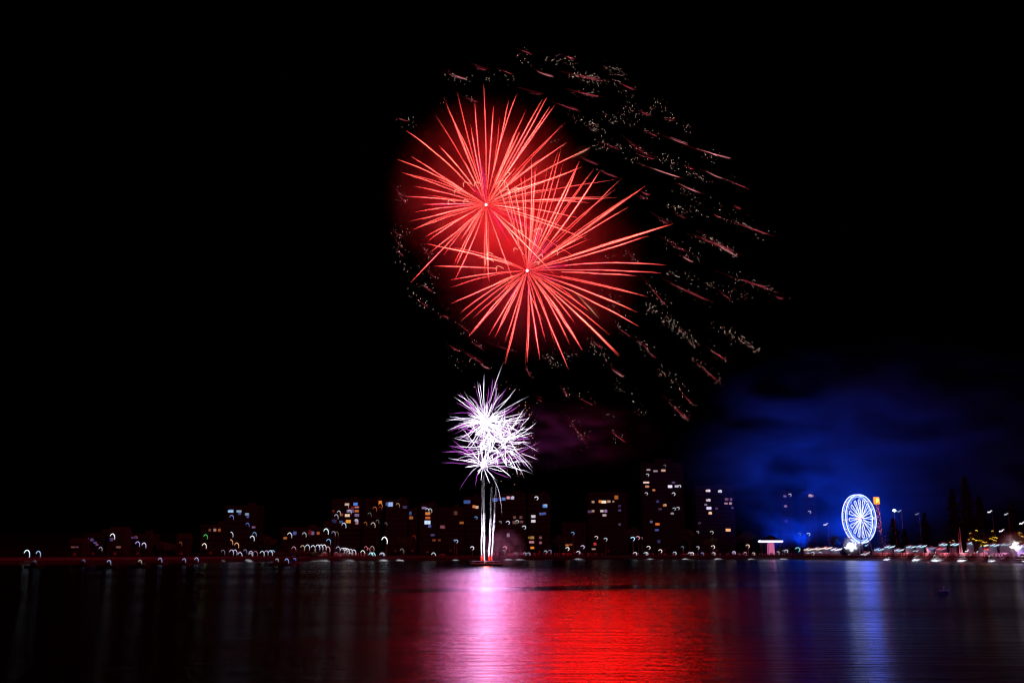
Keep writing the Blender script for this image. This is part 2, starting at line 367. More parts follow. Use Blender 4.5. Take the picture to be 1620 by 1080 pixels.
addS([(80,20,150,60,10,.4),(100,125,150,170,10,.5),(95,200,185,265,12,.1),(250,335,330,390,18,.6),(190,390,250,430,10,0),(240,445,310,490,14,.2),(370,530,430,550,5,.6),(550,680,650,745,6,.6),(430,725,500,760,4,.5),
 (520,765,640,830,8,.6),(610,830,675,865,2,.7),(440,780,500,850,10,0),(890,845,930,920,4,.5),(700,710,830,750,6,.2),(1000,780,1100,850,30,.1),(1290,690,1370,740,8,.6),(1110,980,1160,1030,8,.6),(960,1040,1000,1060,3,.5),
 (480,580,560,640,12,.3),(1060,740,1200,800,16,0),(250,100,330,200,12,.3),(260,230,350,310,12,.3)], 600, 360, 3.858)
addS([(700,-8,850,85,40,.9),(560,70,625,110,6,.8),(620,65,660,100,10,.1),(480,0,600,60,24,.2),(815,175,1045,255,40,.5),(490,170,750,235,40,0),(510,215,720,310,14,.6),(760,255,820,300,10,.2),(810,240,925,300,16,.1),
 (1040,283,1080,291,2,.5),(380,200,490,330,30,.3),(390,320,650,530,90,0),(480,400,650,525,40,0),(720,410,955,560,55,.1),(790,460,955,558,40,.1),(700,540,795,605,14,.6),(630,600,765,720,34,.2),(400,570,440,590,3,.5),(330,490,410,560,20,.2),
 (450,650,580,750,40,.1),(570,770,630,830,8,.4),(510,820,605,900,24,.5),(100,500,220,625,30,0),(210,640,275,685,6,.7),(230,720,290,790,12,0),(310,770,340,820,6,0),(0,900,90,1020,26,.4),(215,960,290,1015,10,.6),(170,870,200,890,6,0),
 (350,850,390,890,10,.1),(50,790,130,825,10,.3),(240,430,310,480,14,.3),(140,250,260,290,14,0),(200,320,290,400,16,.1),(280,40,340,110,12,.2),(150,60,260,90,6,.1)], 900, 380, 3.178)
oC = empty("crackling_firework", P(980, 330, DF + 10), "spent crackling firework of drifting pinkish streaks and white sparks right of the red bursts", "firework")
MST = em((.8, .10, .16), 1.0); MSB = em((1, .32, .36), 1.6); MSF = em((.7, .05, .09), .45); MDOT = em((1, .80, .68), 2.6); MDD = em((1, .28, .25), 1.4)
nst = 0
bmd = B()
for (x0, y0, x1, y1, n, k) in S:
    dd = DF + 10 + random.uniform(-12, 12)
    if k > .15:
        bm = B()
        for j in range(3 if k >= .5 else 2):
            f0 = random.uniform(0, .4); f1 = random.uniform(.75, 1.0); oy = random.uniform(-2.0, 2.0) if j else 0
            pts = [P(x0 + (x1 - x0) * f, y0 + (y1 - y0) * f + oy + 1.2 * math.sin(f * 3), dd) - oC.location for f in (f0, f0 * .6 + f1 * .4, f0 * .2 + f1 * .8, f1)]
            rr = .018 * (.5 + k)
            tube(bm, pts, [rr * .3, rr * .8, rr, rr * .5], 4)
        for q in range(1):
            e0, e1 = -random.uniform(.1, .5), random.uniform(1.0, 1.2); oy = random.uniform(-3, 3)
            pts = [P(x0 + (x1 - x0) * f, y0 + (y1 - y0) * f + oy - 1.5 * (f - .5) ** 2, dd) - oC.location for f in (e0, .2, .7, e1)]
            tube(bm, pts, [.004, .02, .026, .004], 4, 1)
        if nst < 100: build("ember_streak", bm, [MSB if k >= .7 else MST, MSF], oC); nst += 1
        else: bm.free()
    L_ = math.hypot(x1 - x0, y1 - y0)
    for j in range(int(n * 1.1)):
        f = random.random(); jx = random.gauss(0, 4.2); jy = random.gauss(0, 4.4)
        p = P(x0 + (x1 - x0) * f + jx, y0 + (y1 - y0) * f + jy, dd + random.uniform(-6, 6)) - oC.location
        ball(bmd, p, random.uniform(.035, .08), 0 if random.random() < .65 else 1, 1)
tag(build("glitter", bmd, [MDOT, MDD], oC), kind="stuff")

# rising tails from the barge
for idx, (x0, x1, yt, yb, wd, lab) in enumerate(((762, 764, 752, 888, .022, "thin white rocket tail, leftmost of the four rising from the barge"),
        (767, 765, 746, 890, .036, "bright white rocket tail, second from the left rising from the barge"),
        (774, 778, 764, 886, .036, "bright leaning white rocket tail, third from the left rising from the barge"),
        (778, 786, 750, 888, .022, "thin leaning white rocket tail, rightmost of the four rising from the barge"))):
    o = empty("rocket_tail", P(x0, yb, DF), lab, "firework", "rocket tails rising from the barge")
    for strand in range(3):
        bm = B(); pts = []; rr = []; ht = []
        f0, f1 = (0.02, .95) if strand == 0 else ((.0, .55) if strand == 1 else (.35, 1.0))
        for i in range(40):
            f = f0 + (f1 - f0) * i / 39
            x = x0 + (x1 - x0) * f + math.sin(f * 21 + idx + strand) * .35 + (strand - 1) * .9
            pts.append(P(x, yb + (yt - yb) * f, DF + strand * .4) - o.location)
            a = math.sin(math.pi * min(1, (f + .05) * 1.6) * .9) * .8 + .15
            rr.append(wd * (1.9 if .06 < f < .4 else 1.15) * max(.22, a) * (1 if f < .6 else max(.25, 1 - (f - .6) * 1.9)) * (1, .8, .45)[strand] * random.uniform(.55, 1.3)); ht.append((.9 if f < .55 else .4) * random.uniform(.6, 1.1))
        tube(bm, pts, rr, 6, 0, ht); tube(bm, pts, [r * 5 for r in rr], 8, 1, ht)
        build("spark_strand", bm, [FW_CORE, FW_SH], o)
# launching barge
bo = empty("fireworks_barge", (P(770, 894.5, DF).x, DF, 0), "small dark flat barge launching the fireworks, red flames on its deck", "barge")
bm = B(); bx(bm, -6, 6, -2.5, 2.5, -.3, .7)
for v in bm.verts:
    if v.co.z < 0: v.co.x *= .85; v.co.y *= .8
build("hull", bm, M_DARKMETAL, bo)
bm = B(); bx(bm, -5.6, 5.6, -2.2, 2.2, .703, .8); build("deck", bm, M_WOOD, bo)
for k in range(4):
    bm = B(); xx = (-1.9, -1.2, .9, 1.7)[k]; tube(bm, [V(xx, 0, .8), V(xx, 0, 2.0)], .22, 10); build("mortar_tube", bm, M_DARKMETAL, bo)
    bm = B(); tube(bm, [V(xx, -.1, 1.9), V(xx + .05, -.1, 2.4), V(xx - .05, -.1, 3.0), V(xx, -.1, 3.9)], [.16, .24, .18, .03], 7)
    build("flame", bm, em((1, .035, .03), 2.6), bo)
for k in range(5):
    bm = B(); xx = -4.8 + k * 2.4; tube(bm, [V(xx, -2.1, .8), V(xx, -2.1, 1.7)], .04, 6); build("rail_post", bm, M_METAL, bo)
bm = B(); tube(bm, [V(-4.8, -2.1, 1.7), V(4.8, -2.1, 1.7)], .035, 6); build("rail", bm, M_METAL, bo)
lamp('POINT', "flame_light", V(0, -2, 3), 700, (1, .15, .08), bo, .8)

lamp('POINT', "tail_light", P(772, 815, DF - 4), 6.5e3, (.72, .5, 1), None, 7)
# firework light: what the burning stars throw on smoke and water
E_RED = 1.15e5; E_OLD = 8.0e5; E_WHT = 3.0e4
for o, e in ((burstA, E_RED * .8), (burstB, E_RED)):
    for dx, dz in ((0, 0), (-60, 30), (60, 40), (0, 90), (50, -60), (-50, -50)):
        lamp('POINT', "burst_light", V(dx * kA, 0, dz * kA), e / 6, (1, .002, .002), o, 10)
lamp('POINT', "burst_light", V(-52 * kA, -70, -20 * kA), E_OLD, (1, .006, .004), oC, 20)
for o, e, c_ in ((wb1, E_WHT, (1, .14, .62)), (wb2, E_WHT * .7, (1, .15, .66)), (wb3, E_WHT * .6, (.8, .35, .8))):
    lamp('POINT', "burst_light", V(0, -4, 0), e, c_, o, 13)

# ------------------------------------------------------------------ smoke
def smoke(name, label, c, ax, dens, nscale, lo, hi, seed=0, stretch=(1, 1, 1), tint=(.9, .9, .9)):
    m = bpy.data.materials.new(name); m.use_nodes = True; t = m.node_tree; t.nodes.clear(); L = t.links.new
    out = t.nodes.new("ShaderNodeOutputMaterial"); pv = t.nodes.new("ShaderNodeVolumePrincipled"); L(pv.outputs[0], out.inputs["Volume"])
    pv.inputs["Color"].default_value = (*tint, 1); pv.inputs["Anisotropy"].default_value = 0.0
    tc = t.nodes.new("ShaderNodeTexCoord")
    ln = t.nodes.new("ShaderNodeVectorMath"); ln.operation = 'LENGTH'; L(tc.outputs["Object"], ln.inputs[0])
    ed = t.nodes.new("ShaderNodeMapRange"); ed.interpolation_type = 'SMOOTHSTEP'; ed.inputs[1].default_value = .25; ed.inputs[2].default_value = .99; ed.inputs[3].default_value = 1; ed.inputs[4].default_value = 0
    L(ln.outputs[1], ed.inputs[0])
    mp = t.nodes.new("ShaderNodeMapping"); mp.inputs["Location"].default_value = (seed, seed * .7, 0); mp.inputs["Scale"].default_value = stretch
    n = t.nodes.new("ShaderNodeTexNoise"); n.inputs["Scale"].default_value = nscale; n.inputs["Detail"].default_value = 5; n.inputs["Distortion"].default_value = .9
    L(tc.outputs["Object"], mp.inputs[0]); L(mp.outputs[0], n.inputs["Vector"])
    r = t.nodes.new("ShaderNodeMapRange"); r.interpolation_type = 'SMOOTHSTEP'; r.inputs[1].default_value = lo; r.inputs[2].default_value = hi; L(n.outputs[0], r.inputs[0])
    m1 = t.nodes.new("ShaderNodeMath"); m1.operation = 'MULTIPLY'; L(ed.outputs[0], m1.inputs[0]); L(r.outputs[0], m1.inputs[1])
    m2 = t.nodes.new("ShaderNodeMath"); m2.operation = 'MULTIPLY'; L(m1.outputs[0], m2.inputs[0]); m2.inputs[1].default_value = dens
    L(m2.outputs[0], pv.inputs["Density"])
    bm = B(); bmesh.ops.create_icosphere(bm, subdivisions=3, radius=1.0)
    o = build(name, bm, m); o.location = c; o.scale = ax
    return tag(o, label, "smoke", None, "stuff")
smoke("red_glow_smoke", "thin smoke added to carry the red glow around the upper left red burst", P(772, 305, DF), (43, 26, 43), .011, 2.6, .22, .75, 3)  # added to spread red glow between the trails
smoke("red_glow_smoke", "thin smoke added to carry the red glow around the lower right red burst", P(850, 415, DF), (46, 26, 42), .006, 2.6, .25, .75, 8)
smoke("violet_smoke", "faint violet smoke drifting right of the white bursts", P(890, 690, DF + 6), (44, 14, 16), .009, 2.2, .45, .8, 11, (1, 1, 1), (.55, .4, 1))
smoke("barge_smoke", "pale smoke low over the barge", P(795, 868, DF + 8), (10, 5, 9), .08, 2.0, .3, .8, 5)
DWH = Dw(1360) + 16
smoke("blue_smoke", "blue lit smoke cloud above and around the ferris wheel", P(1430, 742, DWH + 90), (175, 40, 105), .085, 2.5, .42, .70, 6, (1, 1, 1.5), (.12, .72, 1))

exec_later = []
# ------------------------------------------------------------------ ferris wheel
WC = P(1359.5, 820, DWH); kw = mpp(1359.5, 820, DWH); RW = 37.5 * kw
base_z = 2.7
fw = empty("ferris_wheel", (WC.x, WC.y, base_z), "big ferris wheel lit white and lavender, standing on the waterfront", "ferris wheel", rz=R(34))
hz = WC.z - base_z
E_LED = em((.38, .46, 1), 3.4); E_LED2 = em((.22, .36, 1), 2.4); E_PINK = em((1, .45, .75), 1.1)
def ring(bm, r, y, rad, n=64, m=6, z=hz):
    pts = [V(r * math.cos(a * 2 * math.pi / n), y, z + r * math.sin(a * 2 * math.pi / n)) for a in range(n + 1)]
    tube(bm, pts, rad, m, cap=False)
for y in (-1.3, 1.3):
    bm = B(); ring(bm, RW, y, .22); build("outer_rim", bm, E_LED, fw)
    bm = B(); ring(bm, RW * .90, y, .10); build("inner_rim", bm, E_LED2, fw)
    bm = B()
    for i in range(48):
        a0 = i * 2 * math.pi / 48; a1 = (i + .5) * 2 * math.pi / 48; a2 = (i + 1) * 2 * math.pi / 48
        q = lambda a, r: V(r * math.cos(a), y, hz + r * math.sin(a))
        tube(bm, [q(a0, RW), q(a1, RW * .9)], .06, 4); tube(bm, [q(a1, RW * .9), q(a2, RW)], .06, 4)
    build("rim_lattice", bm, E_LED2, fw)
NS = 16
for i in range(NS):
    a = i * 2 * math.pi / NS + .07
    bm = B()
    L_ = RW * .80; pet = [(.06, .25), (.45, .5), (.80, 1.0), (.90, 1.15), (.97, .9), (1.0, 0)]
    side = [V(L_ * f * math.cos(a + sg * w_ * .085), -1.35, hz + L_ * f * math.sin(a + sg * w_ * .085)) for sg, seq in ((1, pet), (-1, pet[-2::-1])) for f, w_ in seq]
    tube(bm, side, .15, 5)
    tube(bm, [V(1.0 * math.cos(a), 1.35, hz + 1.0 * math.sin(a)), V(L_ * math.cos(a), 1.35, hz + L_ * math.sin(a))], .05, 4)
    build("spoke", bm, E_LED, fw)
    bm = B()
    r2 = RW * 1.0; c = V(r2 * math.cos(a), 0, hz + r2 * math.sin(a))
    tube(bm, [c + V(0, 0, -.1), c + V(0, 0, -.5), c + V(0, 0, -1.2), c + V(0, 0, -1.35)], [.25, .75, .7, .4], 8)
    g = build("gondola", bm, M_WHITE, fw)
    bm = B(); tube(bm, [c + V(0, 0, .25), c + V(0, 0, -.05)], [.08, .85], 10); build("canopy", bm, (E_PINK, E_LED2)[i % 2], g)
bm = B(); tube(bm, [V(0, -1.9, hz), V(0, 1.9, hz)], .5, 14); build("hub", bm, em((1, .1, .3), 1.6), fw)
for sx in (-1, 1):
    for y in (-2.4, 2.4):
        bm = B(); tube(bm, [V(0, y * .85, hz), V(sx * 6.5, y * 1.5, .3)], [.25, .32], 8); build("support_leg", bm, M_METAL, fw)
bm = B(); bx(bm, -8, 8, -4.5, 4.5, 0, .4); build("platform", bm, M_METAL, fw)
bm = B(); bx(bm, -1.5, 1.5, -4.4, -3.0, .41, 2.4); bx(bm, -1.8, 1.8, -4.48, -2.8, 2.403, 2.6); build("ticket_booth", bm, M_WHITE, fw)
Q = lambda x, y, off: P(x, y, DWH + off)
Q = lambda x, y, off: P(x, y, DWH + off)
lamp('POINT', "wheel_light", V(0, -3.5, hz), 7e3, (.006, .05, 1), fw, 5)
for (x, off, e, ax_, sz) in ((1352, 52, 2.0e5, (0, .1, 1), 174), (1225, 105, 0.7e5, (.1, .1, 1), 172), (1270, 95, 0.9e5, (-.1, .1, 1), 110), (1450, 80, 0.9e5, (.3, .2, 1), 140), (1575, 90, 5.5e5, (.15, .1, 1), 120)):  # added unseen spots that light the smoke, cones kept off the water
    shaded("smoke_fill_spot", Q(x, 868, off), e, (.002, .065, 1), None, 2.5, ax_, sz, 1)
# tall ride behind it
tx = P(1389, 800, DWH + 34)
tr = empty("drop_tower_ride", (tx.x, tx.y, 2.8), "tall lattice ride tower with orange top sign, behind the ferris wheel", "amusement ride")
th = P(1386, 797, DWH + 34).z - 2.8
bm = B()
for sx in (-1, 1):
    for sy in (-1, 1): tube(bm, [V(sx * .9 + .4, sy * .9, 0), V(sx * .9 - .6, sy * .9, th)], .10, 5)
n = 14
for i in range(n):
    z0 = th * i / n; z1 = th * (i + 1) / n; s = 1 if i % 2 else -1
    tube(bm, [V(-.9 * s, -.9, z0), V(.9 * s, -.9, z1)], .06, 4); tube(bm, [V(-.9, -.9, z1), V(.9, -.9, z1)], .06, 4)
build("lattice_column", bm, M_METAL, tr)
for i in range(26):
    z = th * (.45 + .55 * i / 26); bm = B(); ball(bm, V(random.uniform(-1.3, 1.3) - .4, -1.1, z), random.uniform(.2, .33), 0, 1)
    build("bulb", bm, em(((1, .12, .1), (1, .2, .3), (1, .3, .05))[i % 3], 1.4), tr)
for i in range(10):
    z = th * (.08 + .36 * i / 10); bm = B(); ball(bm, V(random.uniform(-.5, 3.5), -1.1, z), .18, 0, 1)
    build("bulb", bm, em((.7, .2, .8), .9), tr)
bm = B(); bx(bm, -2.2, .9, -1.4, 1.0, th, th + 4.4)
for v in bm.verts: v.co.x += (v.co.z - th) * -.05
bmesh.ops.bevel(bm, geom=bm.edges[:], offset=.15, segments=2, affect='EDGES')
build("sign_box", bm, em((1, .33, .03), 1.4), tr)
bm = B(); bx(bm, -1.4, -.6, -1.50, -1.42, th + 1.0, th + 3.6); bx(bm, -.4, .3, -1.50, -1.42, th + 1.6, th + 3.4); build("sign_lamp", bm, em((1, .6, .12), 2.2), tr)

# ------------------------------------------------------------------ lamps with heads bent like camera-shake trails
def hook_pts(px, s):  # trail of a shaken light, put into the lamp's shape
    if px < 700: q = [(-3.6, .6), (-2.2, -2.0), (.2, -2.8), (2.4, -.8), (3.3, 2.4), (3.0, 5.4)]
    elif px < 1300: q = [(-3.0, -.8), (-1.2, -2.4), (1.4, -2.4), (2.8, -.4), (2.0, 1.6), (.6, 2.6)]
    else: q = [(-3.6, 1.6), (-2.6, .2), (-1.0, 1.0), (.6, .2), (1.8, -1.4), (3.6, -1.8)]
    return [(x * s, y * s) for x, y in q]
HR = {'l': .62, 'm': .55, 'r': .75}
def hook_mesh(px, k, s, rgb, e, name, parent, loc):
    bm = B(); q = hook_pts(px, s)
    pts = [V(x * k, 0, -y * k) for x, y in q]
    # smooth it
    fine = []
    for i in range(len(pts) - 1):
        for t in (0, .5): fine.append(pts[i].lerp(pts[i + 1], t))
    fine.append(pts[-1])
    r0 = (.46 if px < 700 else .5 if px < 1300 else .7) * k * s
    rr = [r0 * (.45 + .55 * math.sin(math.pi * min(1, (i + 1) / len(fine) * 1.1))) for i in range(len(fine))]
    tube(bm, fine, rr, 6)
    return build(name, bm, em(rgb, e * .7), parent, loc)

# ------------------------------------------------------------------ buildings
BL = {}
def facade_mat(rgb, fh, ww):
    m = bpy.data.materials.new("rendered_wall"); m.use_nodes = True; t = m.node_tree; b = t.nodes["Principled BSDF"]; L = t.links.new
    tc = t.nodes.new("ShaderNodeTexCoord"); mp = t.nodes.new("ShaderNodeMapping"); mp.inputs["Rotation"].default_value = (R(90), 0, 0)
    br = t.nodes.new("ShaderNodeTexBrick"); br.offset = 0; br.inputs["Scale"].default_value = 1; br.inputs["Brick Width"].default_value = ww; br.inputs["Row Height"].default_value = fh
    br.inputs["Mortar Size"].default_value = .55; br.inputs["Mortar Smooth"].default_value = .05
    br.inputs["Color1"].default_value = (.012, .013, .016, 1); br.inputs["Color2"].default_value = (.02, .02, .024, 1); br.inputs["Mortar"].default_value = (*rgb, 1)
    L(tc.outputs["Object"], mp.inputs[0]); L(mp.outputs[0], br.inputs["Vector"]); L(br.outputs[0], b.inputs["Base Color"]); b.inputs["Roughness"].default_value = .9; b.inputs['Specular IOR Level'].default_value = .08
    return m
FAC = [facade_mat(c, 3.0, wv) for c, wv in (((.022, .020, .02), 3.2), ((.018, .016, .018), 2.6), ((.026, .022, .021), 3.8), ((.022, .022, .024), 3.0))]
M_BALC = mat("balcony_concrete", (.028, .026, .026), .8)
M_ROOF = mat("roof", (.03, .028, .028), .8, 0, 1)
for m_ in (M_BALC, M_ROOF, M_ROCK, M_SAND, M_PAVE, M_LAND, M_BARK, M_PINE):
    m_.node_tree.nodes["Principled BSDF"].inputs["Specular IOR Level"].default_value = .08
DEFB = [ # x0, x1, ytop, extra depth, kind, label
 (108,131,859,46,'h',"low dark house at the far left end of the waterfront"),
 (134,166,844,60,'f',"low block with dim blue windows, left of the lone tall white lamp"),
 (171,198,842,52,'h',"pitched house under the lone white light on the far left"),
 (203,238,845,60,'f',"low block with a pair of white lamps on its right side"),
 (279,297,852,50,'h',"small dark house with one dim orange lamp"),
 (318,354,831,62,'f',"low warm-lit block with a green lamp at its left corner"),
 (357,409,801,74,'f',"mid-rise block with bright blue top-floor windows"),
 (445,511,835,60,'f',"long low block behind the row of white lamps, with an orange lamp"),
 (512,523,832,56,'h',"narrow building with one bright white lamp near its top"),
 (525,571,790,84,'f',"block crowded with orange, blue and white lit windows"),
 (573,609,789,100,'f',"block with orange lamps stacked near its top"),
 (610,645,791,78,'f',"block with one large pale blue window near its roof"),
 (646,662,805,84,'f',"slim block with a blue and an orange window"),
 (664,691,797,70,'f',"block with orange windows stacked above a big pale blue one"),
 (693,734,803,84,'f',"dim block with a faint orange window, left of the rocket tails"),
 (735,761,786,96,'f',"dark block with a wide blue window, directly behind the rocket tails"),
 (780,833,781,84,'f',"block with a top row of blue and pink windows right of the rocket tails"),
 (836,870,782,72,'f',"block with white, gold and orange windows in one column"),
 (890,927,832,58,'h',"low building with an orange window behind the blue tipped pole lamp"),
 (930,992,780,78,'f',"broad block with warm windows along its top floor"),
 (1014,1080,733,96,'t',"tallest tower, with scattered white and orange windows"),
 (1100,1161,769,88,'f',"tower with a column of white windows, right of the tallest tower"),
 (1234,1252,777,110,'f',"dark slim tower in blue smoke with two windows near its top"),
 (1271,1290,778,118,'f',"dark slim tower in blue smoke, nearest the ferris wheel"),
]
for bi, (x0, x1, yt, ex, kd, lab) in enumerate(DEFB):
    xm = (x0 + x1) / 2; d = Dw(xm) + ex
    a = P(x0, yt, d); b = P(x1, yt, d); z0 = land_z(xm, ex) - 1.0; W2 = (b.x - a.x) / 2; dep = 14 if kd != 'h' else 8
    o = empty("apartment_block" if kd != 'h' else "house", ((a.x + b.x) / 2, d, z0), lab, "building")
    H = a.z - z0; fh = 3.0
    bm = B(); bx(bm, -W2, W2, 0, dep, 0, H)
    if kd == 't': bx(bm, -W2 * .3, W2 * .5, 3, 10, H + .003, H + 4)
    build("wall", bm, FAC[bi % 4], o)
    bm = B()
    if kd == 'h':
        rz = min(3.0, H * .4); v = [bm.verts.new(p) for p in ((-W2-.4,-.4,H),(W2+.4,-.4,H),(W2+.4,dep+.4,H),(-W2-.4,dep+.4,H),(-W2-.4,dep/2,H+rz),(W2+.4,dep/2,H+rz))]
        for f in ((0,1,5,4),(2,3,4,5),(1,2,5),(3,0,4),(3,2,1,0)): bm.faces.new([v[i] for i in f])
    else:
        bx(bm, -W2 - .3, W2 + .3, -.3, dep + .3, H + .004, H + .45); bx(bm, W2 * .2, W2 * .6, dep * .4, dep * .7, H + .453, H + 2.2)
    build("roof", bm, M_ROOF, o)
    if kd != 'h':
        nf = int(H / fh)
        for fl in range(1, nf + 1):
            z = fl * fh
            if z > H - .5: break
            bm = B(); bx(bm, -W2 * .92, W2 * .92, -1.2, -.003, z - .12, z); bx(bm, -W2 * .92, W2 * .92, -1.2, -1.14, z + .003, z + .9)
            build("balcony", bm, M_BALC, o)
    bm = B(); bx(bm, -.7, .7, -.06, -.003, .2, 2.3); build("door", bm, M_WOOD, o)
    BL[bi] = (o, x0, x1, yt, d, z0, H)
def find_b(px, py):
    best = None
    for bi, r in BL.items():
        if r[1] - 2 <= px <= r[2] + 2 and py >= r[3] - 1:
            if best is None or r[4] < BL[best][4]: best = bi
    return best
# lit windows: x, y, w, h, colour, strength
WIN = [(366,808.5,10,4,CYN,1.1),(367,807.5,8,4,BLU,1.0),(379,808.5,9,4,CYN,.55),(380,812,5,4,BLU,.3),(391.7,813,7,4,CYN,.5),(393,817,4,4,BLU,.35),(147,853.5,6,4,BLU,.22),(152,858,5,3,BLU,.3),(140,852,5,3,BLU,.2),(136.4,866,5,3,BLU,.3),
 (155,861,4,3,VIO,.2),(117.5,865,7,2,WRM,.12),(124,865,4,2,VIO,.15),(178,853,5,5,BLU,.2),(189,865,8,3,WRM,.14),(210,850,6,3,BLU,.2),(217,850,5,3,BLU,.14),(216,849,4,3,CYN,.12),
 (402,833.6,6,3,VIO,.25),(341,838,5,5,WRM,.3),(333,838,4,4,WRM,.1),(348,838,4,5,ORG,.35),(467,843,6,6,BLU,.35),(452,850.6,6,4,ORG,.4),(495.5,843,5,6,VIO,.25),(491,842,5,8,RED,.1),(504,843,5,5,ORG,.35),
 (549.5,797.5,8,4,WRM,.6),(563,797,8,5,BLU,.8),(565,802,8,3,PNK,.4),(558,803,5,4,RED,.2),(553,808,9,5,VIO,.35),(559,808,5,5,VIO,.2),(565,808,7,4,ORG,.5),(550,815,9,5,WRM,.9),(541,814,5,4,ORG,.25),(565,814.6,8,5,VIO,.3),(551.6,824.5,9,6,(1,.4,.05),.9),(564.5,823,6,4,LAV,.5),(565,827,5,5,PNK,.3),
 (540,825,6,4,BLU,.3),(529,824,8,6,BLU,.09),(528,808,4,3,RED,.15),(602,794,6,5,ORG,.7),(618,797.5,9,8,(.35,.55,1),1.0),(613,797,5,6,BLU,.35),(641,802,7,4,BLU,.15),(649,811.6,5,6,BLU,.3),(650.7,818.7,7,5,ORG,.35),
 (671,803,8,4,VIO,.35),(677,812,9,5,ORG,.7),(677,818.7,9,4,(1,.25,.05),.55),(676.5,826,11,7,(.55,.75,1),1.2),(680,832,5,4,BLU,.5),(700,833,8,5,PNK,.18),(684.7,846,7,3,BLU,.22),(687,854,6,3,ORG,.15),(695,854,5,3,ORG,.12),
 (739,793.7,12,6,BLU,.35),(750,801,5,5,ORG,.8),(754.5,802,6,5,WRM,.7),(730.5,826.6,8,4,ORG,.3),(721,810,6,3,WRM,.08),(721,813,6,2,WRM,.08),(702,834,5,4,PNK,.15),
 (783.5,790.5,8,6,BLU,.55),(791,789,5,5,BLU,.4),(797,789,6,5,(.15,.4,1),.6),(804,787,6,5,PNK,.8),(810.5,787.5,6,5,(.7,.6,1),.7),(862,800,8,6,(.1,.4,1),.7),(856,812.5,7,4,BLU,.4),(861,812,6,4,BLU,.4),(843.7,816.5,8,5,WHT,.7),(843.7,824,8,5,(.9,.9,1),.8),
 (814,818,5,4,WRM,.12),(824,818,5,4,WRM,.1),(814,826,7,5,WRM,.12),(825,825,6,4,WRM,.1),(804,846,5,6,LAV,.3),(842,850,7,5,GLD,.35),(837,850,4,4,GLD,.2),(841,857,9,4,PNK,.5),(842,866,7,4,ORG,.8),(855,850,5,4,PNK,.18),(855,858,5,4,PNK,.25),
 (897,862,6,3,ORG,.5),(903,861,5,3,ORG,.2),(938,793.7,5,4,WRM,.4),(949,793,5,5,ORG,.8),(955,793.7,9,5,WRM,1.3),(963,793,6,4,WRM,.5),(921.5+12,809,9,4,VIO,.12),(938,808,5,4,WRM,.4),(952,808,6,4,(1,.8,.8),.7),(958,808,5,5,VIO,.45),(956,814.6,7,4,(1,.85,.8),.5),
 (974.7,786.5,7,7,ORG,.35),(970,793,4,3,WRM,.3),(980,800,4,3,BLU,.15),(980,807,5,3,BLU,.25),(941,860,5,5,RED,.5),(939,868,7,2.5,WRM,.4),(980,829,4,3,VIO,.15),
 (1025.5,743,7,3,(.9,.8,.8),.4),(1036.6,745,8,3,(.9,.8,.8),.35),(1049,744,8,4,(1,.6,.4),.7),(1022,763,11,3,(1,.75,.6),1.0),(1023.5,769.3,7,4,(1,.4,.2),.6),(1034,775,5,3,ORG,.8),(1059.7,769.3,8,5,(.9,.85,1),1.1),(1070,769,7,4,LAV,.7),(1065,763,6,3,VIO,.15),
 (1040,793,5,4,BLU,.15),(1051,799,6,4,ORG,.6),(1039.7,828.7,8,4,(1,.22,.02),.8),(1063,812,6,3,(.7,.7,.8),.4),(1038.7,838,7,3,BLU,.4),(1042,856,5,5,BLU,.12),(1030,825,5,4,(.3,.4,.8),.3),(1044,805,6,3,(.4,.4,.6),.12),
 (1119.5,776,8,4,(1,.85,.85),.9),(1138.4,777,7,4,(.95,.9,1),.8),(1120,791,8,4,(1,.8,.8),.7),(1121,803.5,9,5,(.8,.75,1),1.1),(1116,798,5,3,WHT,.25),(1123,811.5,6,4,(1,.6,.3),1.0),(1149,789.5,6,4,PNK,.22),(1156,789.5,4,4,PNK,.2),(1148,796,6,3,(1,.65,.6),.45),(1155,796,5,4,(1,.6,.6),.55),
 (1151.4,838,9,5,(1,.5,.2),1.2),(1133,804,4,3,VIO,.12),(1158,803,3,3,VIO,.15),(1106,827,4,3,(.3,.3,.5),.12),(1241,784.6,5,3,(.6,.5,.8),.35),(1242,800.4,5,3,(.9,.5,.6),.4),(1284,784,5,4,(.9,.4,.4),.5),(1243,824,4,3,BLU,.2),(1280,784,4,4,WRM,.6)]
lone = []
for (x, y, ww, hh, c, s) in WIN:
    bi = find_b(x, y)
    if bi is None: lone.append((x, y)); continue
    o, x0, x1, yt, d, z0, H = BL[bi]
    p = P(x, y, d) - o.location; k = mpp(x, y, d); w2 = ww * k / 2 * .85; h2 = hh * k / 2 * .8
    bm = B()
    for (a, b, c0, e) in ((-w2 - .12, -w2, -h2 - .12, h2 + .12), (w2, w2 + .12, -h2 - .12, h2 + .12), (-w2, w2, h2, h2 + .12), (-w2, w2, -h2 - .12, -h2)):
        bx(bm, a, b, -1.34, -1.215, c0, e)
    wn = build("window", bm, M_WHITE, o, (p.x, 0, p.z))
    bm = B(); nsp = max(1, int(ww / 4.5)); sw = 2 * w2 / nsp
    for q in range(nsp): bx(bm, -w2 + q * sw + .06, -w2 + (q + 1) * sw - .06, -1.30, -1.24, -h2, h2)
    build("pane", bm, em(c, s * .9), wn)
